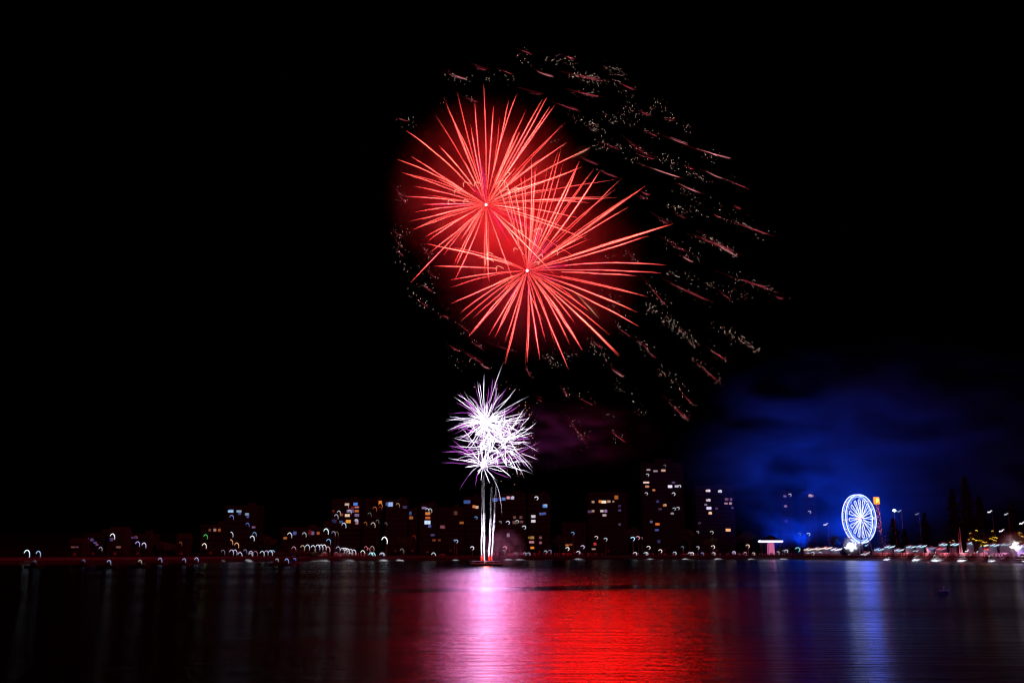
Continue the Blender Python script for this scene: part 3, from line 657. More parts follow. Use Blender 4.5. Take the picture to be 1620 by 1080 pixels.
# small shake-hooked lamps fixed to buildings, or on poles when nothing stands there: x, y, colour, strength, size
HK = [(161.6,867,LAV,.9,.8),(180.5,847,WHT,2,1.1),(220,859,VIO,1.3,1),(230,861,LAV,1.5,1),(287.5,858.7,ORG,.4,.7),(327,847.6,GRN,.9,.9),(325,862,(1,.8,.75),1.8,1.0),
 (368,817,(.3,.4,1),1.0,.9),(393,829,(.2,.3,1),.9,.8),(404,844,(.3,.6,1),.8,.9),(400.5,850,WHT,1.6,1),(367,844,WHT,1.1,1),(366.5,856,(1,.45,.2),1.2,1),(376,861,(1,.5,.3),1.4,1),(459.5,845,WHT,1.3,1),(482.6,844.5,(.8,.9,.9),.9,.9),
 (517,839,(.8,1,1),2,1.1),(537,810,WHT,1,.8),(533,816,LAV,1,.9),(545,829.6,(.7,.9,1),1.3,1),(549.5,799,WRM,.9,.8),(554,808.5,WHT,1,.8),(564.5,823,WHT,.9,.8),(602.5,798,ORG,.9,.9),(602.5,803,RED,.5,.7),(593.7,804,(1,.25,.1),.6,.9),(630,798,(1,.7,.4),.6,.8),
 (585.5,813,(.6,.7,.6),.3,.8),(578.8,827.5,ORG,.6,.7),(591,829,(1,.9,.8),.8,1),(597.8,824,(1,.9,.8),.3,.7),(611,828,(1,.8,.7),.3,.6),(676.5,806,WHT,1.3,.8),(681,806.5,WHT,1.2,.8),(655.5,848.6,RED,.3,.8),
 (753,819,(.2,.5,1),1.0,.8),(811,787,WHT,.9,.8),(848.5,788,WHT,1.6,1),(863,800,(.6,.85,1),1.2,.8),(791.5,826,(1,.8,.8),.5,.7),(803.5,826.6,LAV,1.4,1),(818,825,WHT,.9,.9),(829,834,WHT,1.3,1),
 (1051,737,(.5,.6,.6),.4,.7),(1024,751.5,(.9,.9,1),.9,.8),(1022,781,(.9,.9,1),.9,.8),(1074.4,769.3,WHT,1.4,.8),(1065,781.5,WHT,1.2,.9),(1051.7,799,WRM,.9,.7),(1066,805,WHT,.9,.8),(1072,804,WHT,1.0,.8),(1121,776,WHT,1.4,.7),(1138.4,777,WHT,1.4,.8),(1121,791,WHT,1.3,.7),(1123,811.5,WRM,1.3,.8),
 (1103,841.7,LAV,.8,.7),(1248.6,783,(.9,.8,1),1.1,.8),(1280.5,784,WRM,1.2,.8),(1279.6,810,(.8,.8,1),1.0,.8),(1242,800.4,(1,.7,.7),.5,.5),(1063,812,(.8,.9,.9),.4,.6),(943,850,(1,.8,.7),1.1,.9),(921.5,865,LAV,1.2,1),(897.5,868,(1,.9,.8),1.6,1)]
lamps = []
for (x, y, c, s, sz) in HK:
    bi = find_b(x, y)
    if bi is None: lamps.append((x, y, c, s, sz)); continue
    o, x0, x1, yt, d, z0, H = BL[bi]
    p = P(x, y, d) - o.location
    hook_mesh(x, mpp(x, y, d), sz, c, s * 1.15, "wall_lamp", o, (p.x, -1.75, p.z))
# street lamps along the waterfront
lamps += [(43,873.4,(.7,.85,1),2.2,1.35),(61,874.5,(.5,.7,1),1.6,1.1),(366.5,872,LAV,1.1,1),(372,872,LAV,1.2,1),(380,876,LAV,1.4,1),(397,874,LAV,1.2,1),(404.5,874,PNK,.5,1),(415,874,WHT,1.3,1),(421.5,873,LAV,1,.9),(428,873,(.7,.85,1),1.5,1),(432,873,(.4,.6,1),1.3,1),
 (396,883.5,WHT,.9,.9),(353,872,LAV,.4,.9),(388,871,LAV,.5,.8),(465,867,PNK,.8,1),(479,865,WRM,.9,1),(486.7,864,(.7,.75,1),1.5,1),(495.5,865,WHT,1.5,1),(503,864,WHT,1.6,1),(508,864,WHT,1.6,1),(513,864,WHT,1.6,1),(519,867,PNK,1.3,1),(520,855,(.3,.6,1),1.3,1),(461,875,WRM,.5,.9),
 (535,867,(.7,.75,1),.9,1),(542,869,WHT,1.3,1),(546,869,WHT,1.7,1),(549.6,870,(1,.85,.95),1.7,1),(555,871,WHT,1.5,1),(560,872,WHT,1.5,1),(554,878,(1,.9,.95),1,1),(513.6,875,LAV,.4,.9),(532,875,LAV,.4,.8),(574,873,(.9,1,.95),1.5,1),(579,866,(1,.3,.35),.9,.8),(583,869,(1,.3,.35),.9,.8),(589,866,(1,.75,.7),.7,.9),
 (587,877.5,(.5,.9,1),2.2,1),(590.5,879.5,(.5,.9,1),2.2,1),(604,880,LAV,1.4,1),(606,877,WHT,1,.9),(636,870,(.6,.7,.6),.5,.9),(686,882.5,WHT,1.2,1),(718.6,855,(.3,.4,1),.7,.7),(721.7,856,(.5,.75,1),1.2,1),(747,866.7,(.9,.9,1),1.7,1),(770,872,LAV,.8,.8),
 (608.6,852.6,(.85,1,1),3,1.3),(527.8,842.5,LAV,.7,.9),(532.6,843,(.6,.7,.3),.3,.9),(798.7,866.7,PNK,1.4,1),(797,872,LAV,.6,.8),(815.6,879,LAV,.7,.9),(830,878.7,LAV,1.1,.9),(836.5,878.7,LAV,.9,.9),(863,873,(.9,.9,1),.9,.9),(870,872,VIO,.7,.9),(906,843.5,(.25,.55,1),1.1,.9),
 (915,874,(.95,.9,1),1.4,1),(958,853,WHT,1.2,.9),(1001,852,(.4,.75,1),2.2,1.1),(1009,850.5,PNK,1.2,1),(1015,851,PNK,.5,.6),(1026,866,(1,.9,.85),1.4,1),(1044.6,871.5,(1,.85,.8),1.7,1),(1004.7,877,WHT,1.5,1),(1022.5,877,WHT,1.4,1),(1021,880,WHT,1.1,.9),(1067.5,875,WHT,1.4,.9),(1079.6,866,(.5,.7,1),.5,.8),
 (1091,876,(1,.95,1),1.8,.9),(1095,876,(1,.95,1),1.8,.9),(1104,866,WHT,1.2,.8),(1111,876,VIO,.9,.8),(1129,877,(1,.9,.95),1.3,.9),(1128,865,(1,.95,.8),1.5,1),(1126,842,(.8,.95,.8),1.0,.9),(1183,863.8,(1,.65,.45),1.8,1),(1161,874,LAV,1.5,.9),(1161,878,LAV,1.2,.8),(1179,875.5,PNK,1.3,.9),(1192,878.5,(1,.95,.8),1.3,.8),
 (1230.7,874,(.8,.8,1),1,.8),(1244,871.5,(.8,.85,1),1.4,.9),(1240,872,LAV,.9,.7),(1279,845,(.6,.8,1),1.4,.9),(1265,845,(.3,.5,1),.6,.8),(1262,869,(.3,.9,1),1.2,1.3),(1278.6,879,LAV,1.2,.8),(1286,875,WHT,1.3,.9),(1298,875,WHT,1.2,.9),
 (1306.5,829,(.7,.85,1),1.5,1),(1423,808,(.5,.75,1),.9,.9),(1451,812.5,(.5,.65,.9),.5,.9),(1566,809,(.85,.9,1),2.2,1),(1592,812.8,(.7,.8,1),1.2,.9),(1617,827,(.9,.9,1),2.2,1.2),(1584.7,839,(.95,.8,1),2.2,1.1),
 (1365,880,WHT,1.5,.8),(1370,878,WHT,1.5,.8),(1400,878,WHT,1.4,.9),(1418,878.6,(1,.9,.9),1.3,.9),(1371,862,(.4,.7,1),1.5,.8),(1374,874,WHT,1.2,.8),(1446.5,871,(.6,.85,1),1.6,.6),(1451,871,(.6,.85,1),1.6,.6),(1344,880,(.6,.8,1),.9,.5),(1530,871,WHT,1.6,.9),(1534,870,WHT,1.1,.8),(1545,873,(.9,.9,1),1.5,.9),(1535,878,(1,.9,.9),1.6,.9),(1483,872,(1,.9,.95),1.6,.9)]
SEC = [(0,110,"on the dark far left point"),(110,350,"on the dark left shore"),(350,440,"below the blue-windowed block"),(440,524,"before the long low block left of centre"),(524,600,"below the crowded orange and blue windows"),(600,700,"below the pale blue window blocks"),
 (700,783,"around the rocket tails"),(783,880,"just right of the rocket tails"),(880,1000,"before the broad warm-windowed block"),(1000,1085,"below the tallest tower"),(1085,1170,"below the tower beside the tallest one"),(1170,1260,"around the bright pink pavilion"),(1260,1335,"left of the ferris wheel"),(1335,1430,"beneath or beside the ferris wheel"),(1430,1560,"among the pines and market stalls"),(1560,1700,"at the far right end")]
ORD = ["first","second","third","fourth","fifth","sixth","seventh","eighth","ninth","tenth","eleventh","twelfth","thirteenth","fourteenth","fifteenth","sixteenth","seventeenth","eighteenth"]
def cname(c):
    r, g, b = c
    if g > r * 1.5 and g > b: return "green"
    if b > .9 and r < .45: return "blue"
    if b > .9 and r < .72: return "pale blue"
    if r > .9 and g < .4: return "red"
    if r > .9 and b < .7: return "warm"
    if r > .9 and b < .86 and g < .86: return "pinkish"
    if b >= .95 and g < .82: return "lavender"
    return "white"
for (a, b, ph) in SEC:
    grp = sorted([l for l in lamps if a <= l[0] < b], key=lambda l: l[0])
    for i, (x, y, c, s, sz) in enumerate(grp):
        off = 12 + (i * 7) % 14 if y > 860 else 40
        d = Dw(x) + off; top = P(x, y, d); gz = land_z(x, off)
        o = empty("street_lamp", (top.x, d, gz), f"{cname(c)} lamp with shake-hooked glow, {ORD[min(i, 17)]} from left {ph}", "street lamp", "lamps along the waterfront")
        k = mpp(x, y, d); H = max(.8, top.z - gz)
        hook_mesh(x, k, sz, c, s, "lamp_head", o, (0, 0, H))
        q = hook_pts(x, sz)[-1]
        bm = B(); tube(bm, [V(q[0] * k, .15, 0), V(q[0] * k, .15, H - q[1] * k)], [.1, .06], 6); build("pole", bm, M_METAL, o)
for (px, py, e, c, r) in ((608, 853, 2500, (.8, 1, .95), .3), (1001, 853, 900, (.6, .8, 1), .3), (43, 874, 2000, (.6, .8, 1), .3), (1126, 846, 700, (.8, 1, .5), .3), (470, 872, 700, (.85, 1, .5), .3), (545, 868, 1500, (1, .8, .9), .3), (505, 866, 1500, (.9, .9, 1), .3), (815, 877, 700, (.8, .7, 1), .3), (910, 876, 600, (.5, .4, 1), .3), (1060, 875, 900, (1, .5, .7), .3), (1110, 875, 900, (.8, .6, 1), .3), (1170, 874, 900, (1, .6, .9), .3)):
    shaded("street_glow", P(px, py, Dw(px) + 10), e * .2, c, None, r, (0, .2, -1), 130)
# ------------------------------------------------------------------ beach floodlights and their pools of light
POOL = [(360,8,.25),(400,14,.8),(498,22,.45),(516,24,.8),(557,20,.6),(610.6,16,1.6),(636,14,1.6),(723,12,.9),(806,16,1.0),(824,16,1.0),(916.7,20,.9),(1027,12,1.4),(1082,13,1.4),(1133,14,1.5),(1185,13,1.4),(1234.5,12,1.5),(1396,14,3),(1442,18,3.4),(1473,22,3.4),(1513.6,21,3.4),(1561,21,3.4),(1611,16,3.6)]
PL = ["below the far left of the blue-windowed block","below the blue-windowed block","before the left part of the lamp row","before the middle of the lamp row","below the crowded orange and blue windows","under the tall bright lamp","right of the tall bright lamp",
 "just left of the rocket tails","just right of the rocket tails","further right of the rocket tails","below the blue tipped pole lamp","below the left side of the tallest tower","right of the tallest tower","below the tower beside the tallest one","left of the pink pavilion","right below the pink pavilion",
 "just right of the ferris wheel","below the dark narrow pine","right of the dark narrow pine","below the white twin spire","below the red tent on the right","at the far right edge below the floodlight"]
for (px, wpx, s), ph in zip(POOL, PL):
    d = Dw(px); k = mpp(px, 885, d); p = P(px, 884, d + 8.2)
    o = empty("beach_floodlight", (p.x, d + 8.7, 2.6), f"seawall floodlight with a white beach pool, {ph}"[:110], "floodlight", "floodlights along the seawall")
    bm = B(); tube(bm, [V(0, 0, 0), V(0, 0, 4.2), V(0, -.5, 4.5)], [.08, .06, .06], 6); build("post", bm, M_METAL, o)
    bm = B(); tube(bm, [V(0, -.45, 4.56), V(0, -.8, 4.36)], [.10, .22], 8); build("lamp_housing", bm, M_DARKMETAL, o)
    L_ = lamp('SPOT', "floodlight_beam", V(0, -.9, 4.3), 4500 * s, (.8, .85, 1), o, .08)
    tgt = V(0, -8.0, -2.35) - L_.location
    L_.rotation_euler = tgt.to_track_quat('-Z', 'Y').to_euler()
    rad = wpx * k / 2; L_.data.spot_size = 2 * math.atan(rad / tgt.length * 1.05); L_.data.spot_blend = .55

# ------------------------------------------------------------------ trees
def conifer(px, ytop, ybot, halfw, depth_off, label, group=None, seed=0, lights=None):
    rnd = random.Random(seed); d = Dw(px) + depth_off; gz = land_z(px, depth_off)
    t = P(px, ytop, d); H = t.z - gz; W = halfw * mpp(px, ytop, d)
    o = empty("pine_tree", (t.x, d, gz), label, "tree", group)
    bm = B(); tube(bm, [V(0, 0, 0), V(.1, 0, H * .4), V(0, 0, H * .8), V(0, 0, H)], [H * .022, H * .017, H * .008, .03], 8); build("trunk", bm, M_BARK, o)
    bm = B(); nl = int(H / .9)
    for i in range(nl):
        f = .14 + .86 * i / nl; z = H * f; w_ = W * (1 - f) ** .7 * rnd.uniform(.75, 1.1) + .25
        for b in range(7):
            a = b * 6.283 / 7 + i * .5 + rnd.uniform(-.2, .2); L_ = w_ * rnd.uniform(.7, 1.1)
            if rnd.random() < .08: continue
            dr = V(math.cos(a), math.sin(a), 0)
            for q in range(int(8 + L_ * 5)):
                s = rnd.uniform(.1, 1) * L_; c = dr * s + V(0, 0, z - .12 * s + .05 * s * s * .3) + V(rnd.gauss(0, .12), rnd.gauss(0, .12), rnd.gauss(0, .12))
                e = rnd.uniform(.35, .75); u = V(rnd.gauss(0, 1), rnd.gauss(0, 1), rnd.gauss(0, .6)).normalized() * e; v = V(rnd.gauss(0, 1), rnd.gauss(0, 1), rnd.gauss(0, .6)).normalized() * e * .5
                bm.faces.new([bm.verts.new(c + u), bm.verts.new(c + v), bm.verts.new(c - u), bm.verts.new(c - v)])
    build("crown", bm, M_PINE, o)
    return o
def broadleaf(px, ytop, halfw, depth_off, label, seed=0, lights=None, group=None, nm="tree"):
    rnd = random.Random(seed); d = Dw(px) + depth_off; gz = land_z(px, depth_off)
    t = P(px, ytop, d); H = t.z - gz; W = halfw * mpp(px, ytop, d)
    o = empty(nm, (t.x, d, gz), label, "tree", group)
    bm = B(); tube(bm, [V(0, 0, 0), V(.15, 0, H * .25), V(0, 0, H * .5)], [H * .035, H * .028, H * .02], 8)
    tips = []
    for i in range(7):
        a = i * .9 + rnd.random(); e = V(math.cos(a) * W * .6, math.sin(a) * W * .6, H * rnd.uniform(.6, .85)); tips.append(e)
        tube(bm, [V(0, 0, H * rnd.uniform(.3, .48)), e * .55 + V(0, 0, H * .18), e], [H * .014, H * .009, .03], 5)
    build("trunk", bm, M_BARK, o)
    bm = B(); cl = tips + [V(rnd.gauss(0, W * .4), rnd.gauss(0, W * .4), H * rnd.uniform(.5, .93)) for _ in range(10)]
    for c in cl:
        R_ = W * rnd.uniform(.25, .42)
        for q in range(110):
            v = V(rnd.gauss(0, 1), rnd.gauss(0, 1), rnd.gauss(0, 1)).normalized() * R_ * rnd.uniform(.6, 1.05); v.z *= .7
            p = c + v; e = rnd.uniform(.2, .42); u = V(rnd.gauss(0, 1), rnd.gauss(0, 1), rnd.gauss(0, 1)).normalized() * e; w_ = V(rnd.gauss(0, 1), rnd.gauss(0, 1), rnd.gauss(0, 1)).normalized() * e * .6
            bm.faces.new([bm.verts.new(p + u), bm.verts.new(p + w_), bm.verts.new(p - u), bm.verts.new(p - w_)])
    build("crown", bm, M_LEAF, o)
    if lights:
        for i in range(lights[0]):
            bm = B(); c = rnd.choice(cl); v = V(rnd.gauss(0, W * .25), -W * .45, rnd.gauss(0, H * .08))
            q = [c + v + V(j * .35, 0, .2 * math.sin(j * 1.3)) for j in range(rnd.randint(2, 5))]
            for b in q: ball(bm, b, rnd.uniform(.09, .2), 0, 1)
            build("string_light", bm, em(lights[1], 1.5), o)
    return o
conifer(1462, 809, 868, 14, 26, "dark narrow norfolk pine right of the ferris wheel", seed=1)
conifer(1525, 752, 868, 26, 30, "tallest dark pine, behind the white twin spire", seed=2)
conifer(1505, 772, 868, 22, 44, "tall dark pine just left of the tallest pine", seed=3)
conifer(1548, 782, 868, 20, 40, "tall dark pine just right of the tallest pine", seed=4)
conifer(1412, 818, 868, 16, 30, "dark pine lit faint blue between the ferris wheel and the narrow pine", seed=5)
conifer(1430, 835, 868, 12, 20, "short pine below the bright blue-white floodlight", seed=6)
conifer(1600, 792, 868, 16, 60, "dark pine near the right edge of the view", seed=8)
broadleaf(1540, 838, 10, 10, "leafy tree strung with yellow lights, right of the twin spire", 11, (9, (1, .62, .05)))
broadleaf(1553, 846, 8, 14, "small tree with low yellow lights between two string-lit trees", 12, (7, (1, .62, .05)))
broadleaf(1566, 842, 9, 11, "leafy tree strung with yellow lights above the blue stall", 13, (8, (1, .6, .05)))
broadleaf(1503, 849, 7, 10, "small tree with a few gold lights left of the twin spire", 14, (3, (1, .6, .2)))
broadleaf(1608, 840, 8, 12, "small tree with amber lights over the right-hand floodlight", 15, (6, (1, .5, .1)))
broadleaf(1122, 848, 11, 9, "bushy tree lit yellow-green under a pole lamp", 16)
for i, (x, yt, hw, lab) in enumerate(((470, 872, 16, "wide bush lit yellow-green below the row of white lamps"), (442, 874, 12, "low dim green bush left of the lit bush"), (494, 874, 12, "low green bush right of the lit bush"))):
    broadleaf(x, yt, hw, 9, lab, 20 + i, nm="bush")
for i, (x, yt, hw, lab) in enumerate(((262, 858, 16, "dark rounded tree left of the small dark house"), (425, 846, 15, "dark tree right of the blue-windowed block"), (640, 846, 14, "dark tree right of the tall bright lamp"), (885, 846, 14, "dark tree left of the blue tipped pole lamp"), (1000, 830, 16, "dark tree left of the tallest tower's foot"), (1090, 836, 14, "dark tree between the two towers"), (1180, 838, 15, "dark tree left of the pink pavilion"), (1320, 846, 10, "dark tree left of the ferris wheel's foot"))):
    broadleaf(x, yt, hw, 50, lab, 30 + i)

# ------------------------------------------------------------------ pavilion
d = Dw(1219) + 16; pc = P(1219, 856, d); k = mpp(1219, 856, d); Wd = 18 * k; Hr = pc.z - 2.65
o = empty("pavilion", (pc.x, d, 2.65), "round pavilion with a blazing white roof edge and pink lit interior", "pavilion")
bm = B(); n = 28
tube(bm, [V(0, 0, Hr + .6), V(0, 0, Hr + 1.6), V(0, 0, Hr + 3.2), V(0, 0, Hr + 4.2)], [Wd, Wd * .72, Wd * .28, .1], n); build("roof", bm, M_ROOF, o)
bm = B(); tube(bm, [V(Wd * math.cos(a * 6.2832 / 40), Wd * .6 * math.sin(a * 6.2832 / 40), Hr + .1) for a in range(41)], .72, 8, cap=False); build("light_band", bm, em((.8, .75, 1), 1.7), o)
for i in range(8):
    a = (i + .5) * 6.2832 / 8; bm = B(); tube(bm, [V(Wd * .9 * math.cos(a), Wd * .55 * math.sin(a), 0), V(Wd * .9 * math.cos(a), Wd * .55 * math.sin(a), Hr)], .14, 8); build("column", bm, M_DARKMETAL, o)
bm = B(); tube(bm, [V(0, 0, 0), V(0, 0, .4)], [Wd, Wd], n); build("floor_deck", bm, M_WOOD, o)
bm = B(); tube(bm, [V(0, 0, .41), V(0, 0, 1.2), V(0, 0, Hr - 1.2), V(0, 0, Hr - .5)], [2.0, 2.4, 2.2, .8], 14); build("lit_centre_drum", bm, em((1, .22, .5), .55), o)
lamp('POINT', "pavilion_light", V(0, -Wd - 1, Hr - 1), 160, (.8, .4, 1), o, .5); shaded("pavilion_light", V(0, 0, Hr + 5), 3000, (.1, .2, 1), o, .5, (0, 0, 1))

# ------------------------------------------------------------------ market stalls
def stall(px, wpx, ybase, yeave, cloth, lcol, ls, label, off=12, energy=350, bulbs=5):
    d = Dw(px) + off; k = mpp(px, 865, d); gz = land_z(px, off); e = P(px, yeave, d); W = wpx * k / 2; He = max(2.2, e.z - gz)
    o = empty("market_stall", (e.x, d, gz), label, "market stall", "market stalls on the waterfront")
    bm = B(); hh = 1.2
    v = [bm.verts.new(p) for p in ((-W-.2,-1.6,He),(W+.2,-1.6,He),(W+.2,1.6,He),(-W-.2,1.6,He),(-W*.15,0,He+hh),(W*.15,0,He+hh))]
    for f in ((0,1,5,4),(2,3,4,5),(1,2,5),(3,0,4),(3,2,1,0)): bm.faces.new([v[i] for i in f])
    build("awning", bm, cloth, o)
    bm = B(); bx(bm, -W - .2, W + .2, -1.64, -1.603, He - .35, He); build("valance", bm, cloth, o)
    for sx in (-1, 1):
        for sy in (-1, 1):
            bm = B(); tube(bm, [V(sx * W, sy * 1.45, 0), V(sx * W, sy * 1.45, He)], .05, 6); build("leg", bm, M_METAL, o)
    bm = B(); bx(bm, -W * .92, W * .92, -1.3, -.7, 0, 1.0); bx(bm, -W * .95, W * .95, -1.4, -.6, 1.003, 1.06); build("counter", bm, M_WOOD, o)
    bm = B(); bx(bm, -W * .9, W * .9, 1.0, 1.08, 0, He - .1); build("back_cloth", bm, M_CLOTH_W, o)
    for i in range(bulbs):
        x = -W + (i + .5) * 2 * W / bulbs
        hook_mesh(1400, k, .8, lcol, ls * .75, "bulb", o, (x, -1.75 - .05 * i, He - .3 + .25 * math.sin(i * 2.1)))
    lamp('POINT', "stall_light", V(0, -.3, He - .6), energy, lcol, o, .2)
    return o
ST = [(1279,14,868,M_CLOTH_W,(1,.85,.75),2.2,"warm-lit stall, leftmost of the three left of the ferris wheel"),(1293,13,867,M_CLOTH_W,(1,.8,.7),2.2,"warm-lit stall, middle of the three left of the ferris wheel"),(1307,14,866,M_CLOTH_R,(1,.85,.85),2.6,"red-roofed stall, nearest the ferris wheel's left foot"),
 (1322,16,868,M_CLOTH_W,(.95,.9,1),2.8,"wide white booth against the ferris wheel's floodlit foot"),(1390,14,868,M_CLOTH_B,(.5,.8,1),2.0,"pale blue lit stall just right of the ferris wheel's foot"),(1406,14,864,M_CLOTH_W,(.6,.85,1),2.2,"taller white stall right of the ferris wheel's foot"),(1421,13,869,M_CLOTH_W,(.65,.8,1),2.0,"low white stall beside the short pine"),
 (1440,14,864,M_CLOTH_W,(.6,.85,1),2.0,"blue-white lit stall left of the dark narrow pine"),(1456,14,863,M_CLOTH_B,(.6,.85,1),2.2,"blue-roofed stall in front of the dark narrow pine"),(1473,12,866,M_CLOTH_W,(.5,.6,1),1.0,"dim stall right of the dark narrow pine"),
 (1487,13,867,M_CLOTH_R,(1,.3,.45),1.4,"red tent left of the white twin spire"),(1492,14,860,M_CLOTH_W,(.55,.85,1),2.2,"tall cyan-lit stall behind the left red tent"),(1509,13,860,M_CLOTH_W,(.5,.85,1),2.4,"cyan-lit stall at the left foot of the white twin spire"),
 (1536,12,858,M_CLOTH_W,(.6,.8,1),1.8,"stall right of the white twin spire under the yellow lights"),(1556,14,861,M_CLOTH_B,(.6,.9,1),2.4,"blue-roofed stall under the second string-lit tree"),(1572,14,861,M_CLOTH_W,(.6,.85,1),2.2,"white stall right of the blue-roofed one"),
 (1563,12,868,M_CLOTH_R,(1,.3,.4),1.4,"red tent in front of the right-hand stalls"),(1589,14,860,M_CLOTH_W,(.6,.85,1),2.4,"white stall left of the far right floodlight"),(1617,14,862,M_CLOTH_W,(.85,.75,1),2.0,"lavender-lit stall at the right edge")]
for i, (px, wp, ye, cl, lc, ls, lab) in enumerate(ST): stall(px, wp, 876, ye, cl, lc, ls, lab, 12 + (i % 3) * 3.6, 22)
# blazing floodlights
def flood(px, py, r, c, e, E, label, off):
    d = Dw(px) + off; p = P(px, py, d); gz = land_z(px, off); H = p.z - gz
    o = empty("floodlight_mast", (p.x, d, gz), label, "floodlight")
    bm = B(); tube(bm, [V(0, .4, 0), V(0, .4, H)], [.14, .09], 8); build("mast", bm, M_METAL, o)
    for (qx, qz, qr) in ((0, 0, .75), (-.62, -.12, .5), (.62, -.15, .52), (-1.1, -.35, .3), (1.15, -.4, .34), (-.25, .62, .36), (.35, .55, .3), (.1, -.7, .55), (-.75, .45, .2), (1.0, .35, .18), (-1.5, -.2, .16)):  # glowing balls sized and spread to imitate the lamp's flare
        bm = B(); ball(bm, V(qx * r, -.1, H + qz * r), r * qr, 0, 2, (1, .5, 1)); build("lamp_head", bm, em(c, e), o)
    bm = B(); bx(bm, -r * 1.2, r * 1.2, .25, .4, H - r * .1, H + r * .1); bx(bm, -.12, .12, .25, .4, H - r * .7, H - r * .1); build("lamp_frame", bm, M_DARKMETAL, o)
    shaded("floodlight_glow", V(0, -1, H - 1.5), E, c, o, .6, (0, .1, 1), 174)
flood(1346, 864, 2.5, (.75, .85, 1), 1.6, 16000, "blazing white floodlight bank at the ferris wheel's left foot", 9)
flood(1608, 863, 2.0, (.95, .85, 1), 1.6, 9000, "blazing white floodlight bank near the right edge above the seawall", 9)
flood(1414.7, 806.7, .8, (.65, .9, 1), 4, 300, "high blue-white floodlight right of the ferris wheel", 30)
# mist added round the two big floodlights to imitate bloom
smoke("bloom_mist", "added blue-white mist imitating bloom over the floodlight at the ferris wheel's foot", P(1348, 862, Dw(1348) + 10), (7, 6, 7), .5, 2, .2, .8, 4)
smoke("bloom_mist", "added violet-white mist imitating bloom over the floodlight near the right edge", P(1605, 860, Dw(1605) + 10), (9, 6, 7), .35, 2, .2, .8, 9)
# twin white spire
d = Dw(1518) + 11; gz = land_z(1518, 11); p = P(1518, 834, d); H = p.z - gz
o = empty("twin_spire", (p.x, d, gz), "slim white twin spire rising between the red tent and the dark pines", "monument")
bm = B(); tube(bm, [V(0, 0, .3), V(0, 0, H)], [.55, .06], 10); build("tall_spire", bm, M_WHITE, o)
bm = B(); tube(bm, [V(-1.0, .3, .3), V(-.6, .3, H * .82)], [.35, .05], 10); build("short_spire", bm, M_WHITE, o)
bm = B(); bx(bm, -1.8, 1.2, -.9, .9, 0, .3); build("plinth", bm, M_PAVE, o)
lamp('POINT', "spire_uplight", V(0, -3, 1.2), 90, (.7, .8, 1), o, .2)

# ------------------------------------------------------------------ rocks, crowd and parked cars on the shore
bm = B()
for i in range(1500):
    px = random.uniform(1376, 1680) if i < 1100 else random.uniform(560, 1376)
    off = random.uniform(6.2, 8.7); p = P(px, 880, Dw(px) + off)
    z = land_z(px, off); ball(bm, V(p.x, p.y, z + .05), random.uniform(.25, .75), 0, 1, (1.2, .9, random.uniform(.55, .9)))
for v in bm.verts: v.co += V(*(noise.noise(v.co * 1.7 + V(i * 9, 0, 0)) for i in range(3))) * .22
tag(build("shore_rocks", bm, M_ROCK), "tumbled boulders along the foot of the seawall", "rocks", None, "stuff")
SK = [mat("crowd_clothes", c, .9) for c in ((.5, .12, .12), (.35, .3, .3), (.6, .5, .5), (.08, .08, .12))]
bm = B()
for i in range(900):
    px = random.uniform(1380, 1670) if i < 640 else random.choice((random.uniform(780, 960), random.uniform(1000, 1260), random.uniform(480, 580)))
    off = random.uniform(8.8, 14); p = P(px, 880, Dw(px) + off); z = land_z(px, off); h = random.uniform(1.5, 1.85); mi = random.randrange(4)
    q = V(p.x, p.y, z)
    tube(bm, [q + V(-.08, 0, 0), q + V(-.1, 0, h * .46)], [.07, .1], 5, mi); tube(bm, [q + V(.1, 0, 0), q + V(.1, 0, h * .46)], [.07, .1], 5, mi)
    tube(bm, [q + V(0, 0, h * .44), q + V(0, 0, h * .6), q + V(0, 0, h * .8), q + V(0, 0, h * .87)], [.16, .17, .22, .07], 7, mi)
    ball(bm, q + V(0, 0, h * .935), .115, 2, 1)
tag(build("crowd", bm, SK), "distant crowd of spectators standing along the seawall", "crowd", None, "stuff")
for px, e, c in ((1400, 900, (1, .25, .3)), (1432, 900, (1, .3, .35)), (1465, 1200, (1, .3, .35)), (1495, 1500, (1, .25, .35)), (1525, 1300, (1, .3, .45)), (1555, 1300, (1, .35, .5)), (1585, 1500, (.9, .4, .8)), (1612, 1500, (.9, .5, 1))):  # added reddish spots brightening crowd and rocks, no lamp stands there
    q = P(px, 868, Dw(px) + 7); shaded("crowd_fill_spot", V(q.x, q.y, 7.5), e * 2.5, c, None, .5, (0, .5, -1), 130)
CM = [mat("car_paint", c, .3, .2) for c in ((.5, .5, .52), (.06, .06, .08), (.3, .04, .05), (.08, .1, .3))]
M_GLASS = mat("car_glass", (.02, .02, .025), .1); M_TYRE = mat("tyre", (.02, .02, .02), .9)
CARS = [(506,"silver car parked below the row of white lamps",0),(549,"dark car parked under the cluster of white lamps",1),(700,"dark red car parked left of the rocket tails",2),(808,"silver car parked right of the rocket tails",0),(824,"blue car parked right of the silver car beyond the tails",3),(892,"blue car parked left of the blue tipped pole lamp",3),(1052,"red car parked below the tallest tower",2),(1084,"silver car parked right of the tallest tower's foot",0),(1135,"dark car parked below the lit yellow-green tree",1),(1172,"silver car parked left of the pink pavilion",0)]
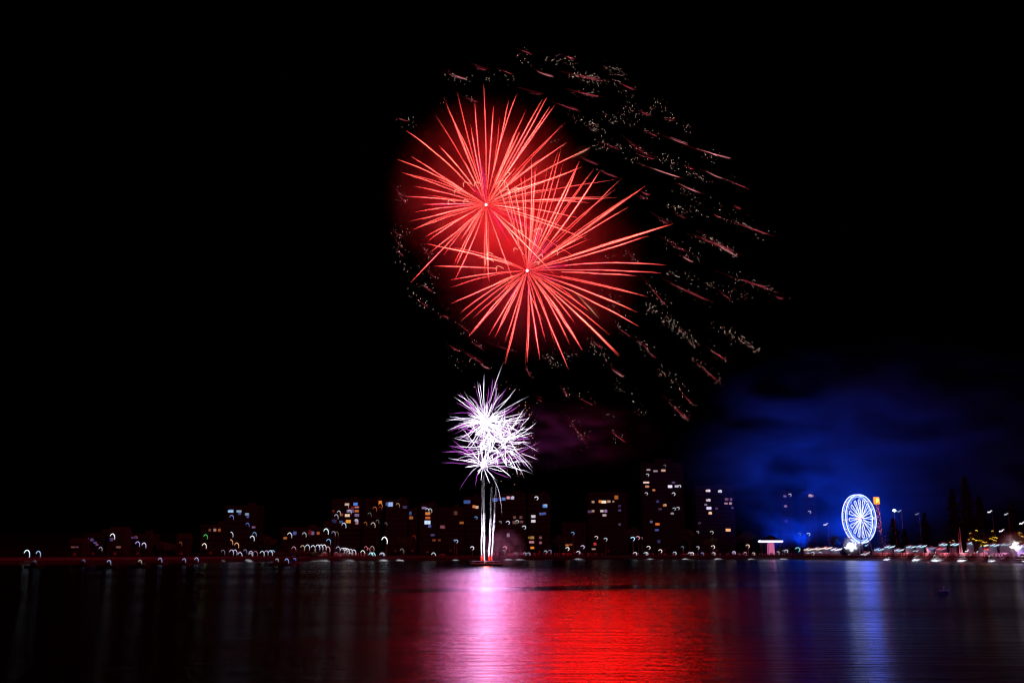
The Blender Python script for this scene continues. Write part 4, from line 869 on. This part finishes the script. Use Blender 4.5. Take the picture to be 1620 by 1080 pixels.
for (px, lab, ci) in CARS:
    off = 17; d = Dw(px) + off; p = P(px, 880, d); gz = land_z(px, off)
    o = empty("parked_car", (p.x, d, gz), lab, "car", "cars parked along the waterfront")
    bm = B(); bx(bm, -2.1, 2.1, -.85, .85, .35, .85); bmesh.ops.bevel(bm, geom=bm.edges[:], offset=.14, segments=2, affect='EDGES'); build("body", bm, CM[ci], o)
    bm = B(); bx(bm, -1.2, 1.1, -.74, .74, .84, 1.4)
    for v in bm.verts:
        if v.co.z > 1.2: v.co.x *= .72; v.co.y *= .85
    build("cabin", bm, M_GLASS, o)
    for sx in (-1.35, 1.35):
        for sy in (-.8, .8):
            bm = B(); tube(bm, [V(sx, sy - .1, .32), V(sx, sy + .1, .32)], .32, 12); build("wheel", bm, M_TYRE, o)

# ------------------------------------------------------------------ boats
def boat(px, py, label, c, s, hook=True, length=6.0, sz=1.0):
    d = water_depth(py + 5); p = P(px, py + 5, d); k = mpp(px, py, d)
    o = empty("moored_boat", (p.x, d, 0), label, "boat", "small boats on the dark water")
    bm = B(); L2 = length / 2; n = 7; rows = []
    for i in range(n):
        f = i / (n - 1); x = -L2 + length * f; wv = 1.0 * math.sin(math.pi * (.22 + .78 * f) ** 1.0) if f < .99 else .03
        wv = max(.04, .95 * (1 - max(0, f - .45) ** 2 * 3.2)); sh = .75 + .25 * f
        rows.append([bm.verts.new(q) for q in ((x, -wv, sh), (x, -wv * .7, -.15), (x, 0, -.3), (x, wv * .7, -.15), (x, wv, sh), (x, 0, sh - .08))])
    for a, b in zip(rows, rows[1:]):
        for j in range(6): bm.faces.new((a[j], b[j], b[(j + 1) % 6], a[(j + 1) % 6]))
    bm.faces.new(rows[0]); bm.faces.new(list(reversed(rows[-1])))
    build("hull", bm, M_DARKMETAL, o)
    bm = B(); bx(bm, -1.2, .6, -.6, .6, .70, 1.5)
    for v in bm.verts:
        if v.co.z > 1.2: v.co.x *= .8; v.co.y *= .85
    build("cabin", bm, M_BALC, o)
    top = max(2.0, P(px, py, d).z)
    bm = B(); tube(bm, [V(0, 0, 1.4), V(0, 0, top)], .04, 6); build("mast", bm, M_METAL, o)
    if hook: hook_mesh(px, k, sz, c, s, "mast_lamp", o, (0, -.1, top))
    return o, top
for (px, py, c, s, sz, lab) in ((132,891,(.3,.5,1),.8,.6,"moored boat with a tiny blue lamp, second from left in the dark water"),(172,894,(.4,.7,1),1.3,.9,"moored boat with a pale blue mast lamp below the lone house light"),(221,893,(1,.95,.85),1.0,.8,"moored boat with a warm white mast lamp left of centre-left shore"),(253,888,(.5,.6,1),1.3,.9,"moored boat with a slanting blue mast lamp"),
   (291,889,(.5,.6,1),1.2,.8,"moored boat with a blue-white mast lamp below the small dark house"),(310.6,887,(.6,.65,1),1.4,.9,"moored boat with a blue-white mast lamp left of the blue-windowed block"),(54.5,893,(.3,.6,.8),.6,.6,"moored boat with a dim teal lamp below the far left lights"),(438,889,(.9,.95,.9),1.0,.7,"moored boat with a white mast lamp right of the beach pool"),(453.5,890,(.3,.5,1),1.6,.9,"moored boat with a bright blue mast lamp"),(466,887,(.1,.3,1),1.8,.6,"moored boat with a deep blue mast lamp below the lit bush")):
    boat(px, py, lab, c, s, True, 6, sz)
d = water_depth(936); p = P(1493, 936, d)
o = empty("buoy", (p.x, d, 0), "small low buoy with dim blue lights, alone on the open water at right", "buoy")
bm = B(); tube(bm, [V(0, 0, -.1), V(0, 0, .05), V(0, 0, .16), V(0, 0, .22)], [.45, .62, .6, .3], 16); build("float", bm, M_CLOTH_B, o)
bm = B(); tube(bm, [V(.05, 0, .2), V(.05, 0, .62)], .03, 6); build("post", bm, M_METAL, o)
for x in (-.5, -.2, .25, .5):
    bm = B(); ball(bm, V(x, -.42, .2), .045, 0, 1); build("side_light", bm, em((.05, .15, 1), .8), o)
bm = B(); ball(bm, V(.05, 0, .66), .05, 0, 1); build("top_light", bm, em((.1, .4, .9), .8), o)
print("lone windows", lone)
